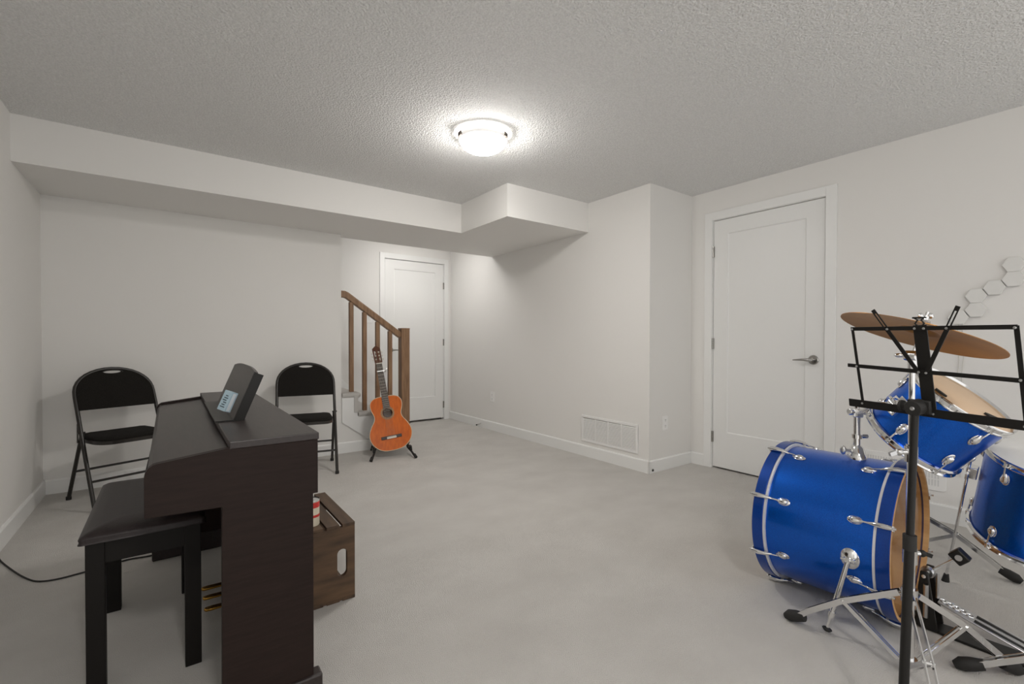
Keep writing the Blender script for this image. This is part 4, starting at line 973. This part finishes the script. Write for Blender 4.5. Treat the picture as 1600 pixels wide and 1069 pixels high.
m = MB(); m.box(bt, (0.038, 0.046, 0.040), Matrix((V((1, 0, 0)), pdn, sh)).transposed()); m.build('beater', 'black', bs, bevel=0.004)
m = MB(); m.cyl(bt - V((0.017, 0, 0)), bt - V((0.023, 0, 0)), 0.010, n=16); m.build('beater_felt', 'felt', bs)
m = MB(); m.span((PX - 0.026, 0.478, 0.006), (PX + 0.026, 0.515, 0.030)); m.cyl((PX - 0.0, 0.47, 0.03), (PX, 0.47, 0.055), 0.006, n=10); m.build('hoop_clamp', 'black', pd, bevel=0.003)

# ------------------------------------------------------------ music stand
MT = V((1.577, 0.490, 1.090)); MU = V((-0.301, -0.954, -0.014)).normalized(); MV = V((0.140, -0.029, -0.990)); MV = (MV - MU * MV.dot(MU)).normalized(); MN = MU.cross(MV)
def mp(a, bq, n=0.0): return MT + MU * a + MV * bq + MN * n
ms = thing('music_stand', 'black folding wire music stand in front of the drums', 'music stand', (1.454, 0.340, 0))
def dbar(name, a, bq, w, n=0.0, t=0.0022, parent=None, m_='black'):
    m = MB(); m.bar(mp(*a, n), mp(*bq, n), w, t, tuple(MN)); return m.build(name, m_, parent or ms, smooth=0, bevel=0.0006)
desk = dbar('centre_plate', (0.166, -0.004), (0.176, 0.226), 0.030, 0.0, 0.003)
dbar('top_bar', (-0.004, 0.004), (0.350, 0.003), 0.0105, -0.003)
dbar('middle_bar', (-0.020, 0.110), (0.375, 0.121), 0.0105, -0.004)
led = dbar('ledge_bar', (-0.026, 0.221), (0.375, 0.220), 0.021, -0.002)
m = MB(); m.bar(mp(-0.026, 0.232, 0.012), mp(0.375, 0.231, 0.012), 0.026, 0.0022, tuple(MV)); m.build('ledge_shelf', 'black', led, smooth=0)
dbar('side_bar', (-0.001, 0.000), (0.013, 0.224), 0.0075, -0.001)
dbar('side_bar', (0.347, 0.000), (0.356, 0.226), 0.0095, -0.001)
def slot_arm(a, bq, side):
    """page arm with a long open slot at its free end"""
    A, B = V((*a, 0)), V((*bq, 0)); d = (B - A).normalized(); s = V((-d.y, d.x, 0)); L = (B - A).length
    m = MB(); c0 = A + d * (L - 0.062); c1 = A + d * (L - 0.012)
    m.bar(mp(A.x, A.y, -0.006), mp(c0.x, c0.y, -0.006), 0.0098, 0.002, tuple(MN))
    for sg in (-1, 1):
        p, q = c0 + s * sg * 0.0036, c1 + s * sg * 0.0036
        m.bar(mp(p.x, p.y, -0.006), mp(q.x, q.y, -0.006), 0.0026, 0.002, tuple(MN))
    e0 = c1; e1 = A + d * L
    m.bar(mp(e0.x, e0.y, -0.006), mp(e1.x, e1.y, -0.006), 0.0098, 0.002, tuple(MN))
    return m.build('page_arm', 'black', ms, smooth=0)
slot_arm((0.160, 0.118), (0.061, -0.048), -1); slot_arm((0.176, 0.118), (0.250, -0.048), 1)
for a, bq in ((0.002, 0.004), (0.094, 0.005), (0.158, 0.004), (0.178, 0.004), (0.225, 0.004), (0.347, 0.004), (0.161, 0.116), (0.177, 0.117), (0.007, 0.111), (0.352, 0.119), (0.013, 0.219), (0.354, 0.222), (0.168, 0.222), (0.185, 0.222)):
    MB().lathe([(0.0005, 0.0), (0.0032, 0.0), (0.0028, 0.0014), (0.0005, 0.0020)], 10, axis_frame(mp(a, bq, -0.0075 if bq < 0.2 else -0.0045), -MN)).build('rivet', 'steel', ms)
m = MB()
for sg in (-1, 1):
    m.tube([mp(0.167 + sg * 0.004, -0.002, -0.002), mp(0.167 + sg * 0.010, -0.008, -0.002), mp(0.167 + sg * 0.004, -0.017, -0.002), mp(0.167 + sg * 0.012, -0.023, -0.002)], 0.0022, 6)
m.bar(mp(0.152, -0.023, -0.002), mp(0.182, -0.023, -0.002), 0.004, 0.003, tuple(MN)); m.build('page_clip', 'black', ms)
pb_, ptp = V((1.452, 0.342, 0.0)), mp(0.158, 0.214, -0.026)
hubc = pb_ + (ptp - pb_) * 0.150
m = MB(); m.cyl(hubc, pb_ + (ptp - pb_) * 0.62, 0.0105, n=18); m.build('lower_pole', 'black', ms)
m = MB(); m.cyl(pb_ + (ptp - pb_) * 0.60, ptp, 0.0085, n=18); m.build('upper_pole', 'black', ms)
m = MB(); c_ = pb_ + (ptp - pb_) * 0.625; m.cyl(c_ - V((0, 0, 0.022)), c_ + V((0, 0, 0.016)), 0.0145, n=16); m.build('clutch', 'blackmatte', ms)
m = MB(); h_ = mp(0.158, 0.206, -0.020); m.cyl(h_ - MN * 0.016, h_ + MN * 0.016, 0.020, n=20); m.box(h_ + MN * 0.012, (0.050, 0.034, 0.010), Matrix((MU, MV, MN)).transposed())
hb_ = m.build('tilt_hub', 'blackmatte', ms, bevel=0.002)
m = MB(); lk = h_ - MU * 0.0; m.cyl(lk - MU * 0.014, lk - MU * 0.032, 0.0105, n=14); m.cyl(lk - MU * 0.030, lk - MU * 0.036, 0.015, n=14); m.build('tilt_knob', 'blackmatte', hb_)
MB().lathe([(0.0005, 0), (0.0055, 0), (0.0045, 0.002), (0.0005, 0.003)], 12, axis_frame(h_ - MN * 0.0165, -MN)).build('hub_screw', 'steel', hb_)
for k in range(3):
    a = math.atan2(-0.59, -0.80 * 0 + 0.2) + 0.0
    vd = V((0.594, 0.804, 0)); base_a = math.atan2(-vd.y, -vd.x) + 2 * PI * k / 3
    d = V((math.cos(base_a), math.sin(base_a), 0)); L_ = 0.225
    m = MB(); m.bar(hubc + d * 0.012, V((pb_.x, pb_.y, 0)) + d * L_ + V((0, 0, 0.012)), 0.011, 0.004, (0, 0, 1)); lo = m.build('leg', 'black', ms, smooth=0)
    m = MB(); m.box(V((pb_.x, pb_.y, 0.009)) + d * (L_ + 0.002), (0.030, 0.018, 0.018), Matrix.Rotation(base_a, 3, 'Z')); m.build('foot_cap', 'blackmatte', lo, bevel=0.003)
m = MB(); m.cyl(hubc - V((0, 0, 0.02)), hubc + V((0, 0, 0.03)), 0.0145, n=16); m.build('leg_hub', 'blackmatte', ms)
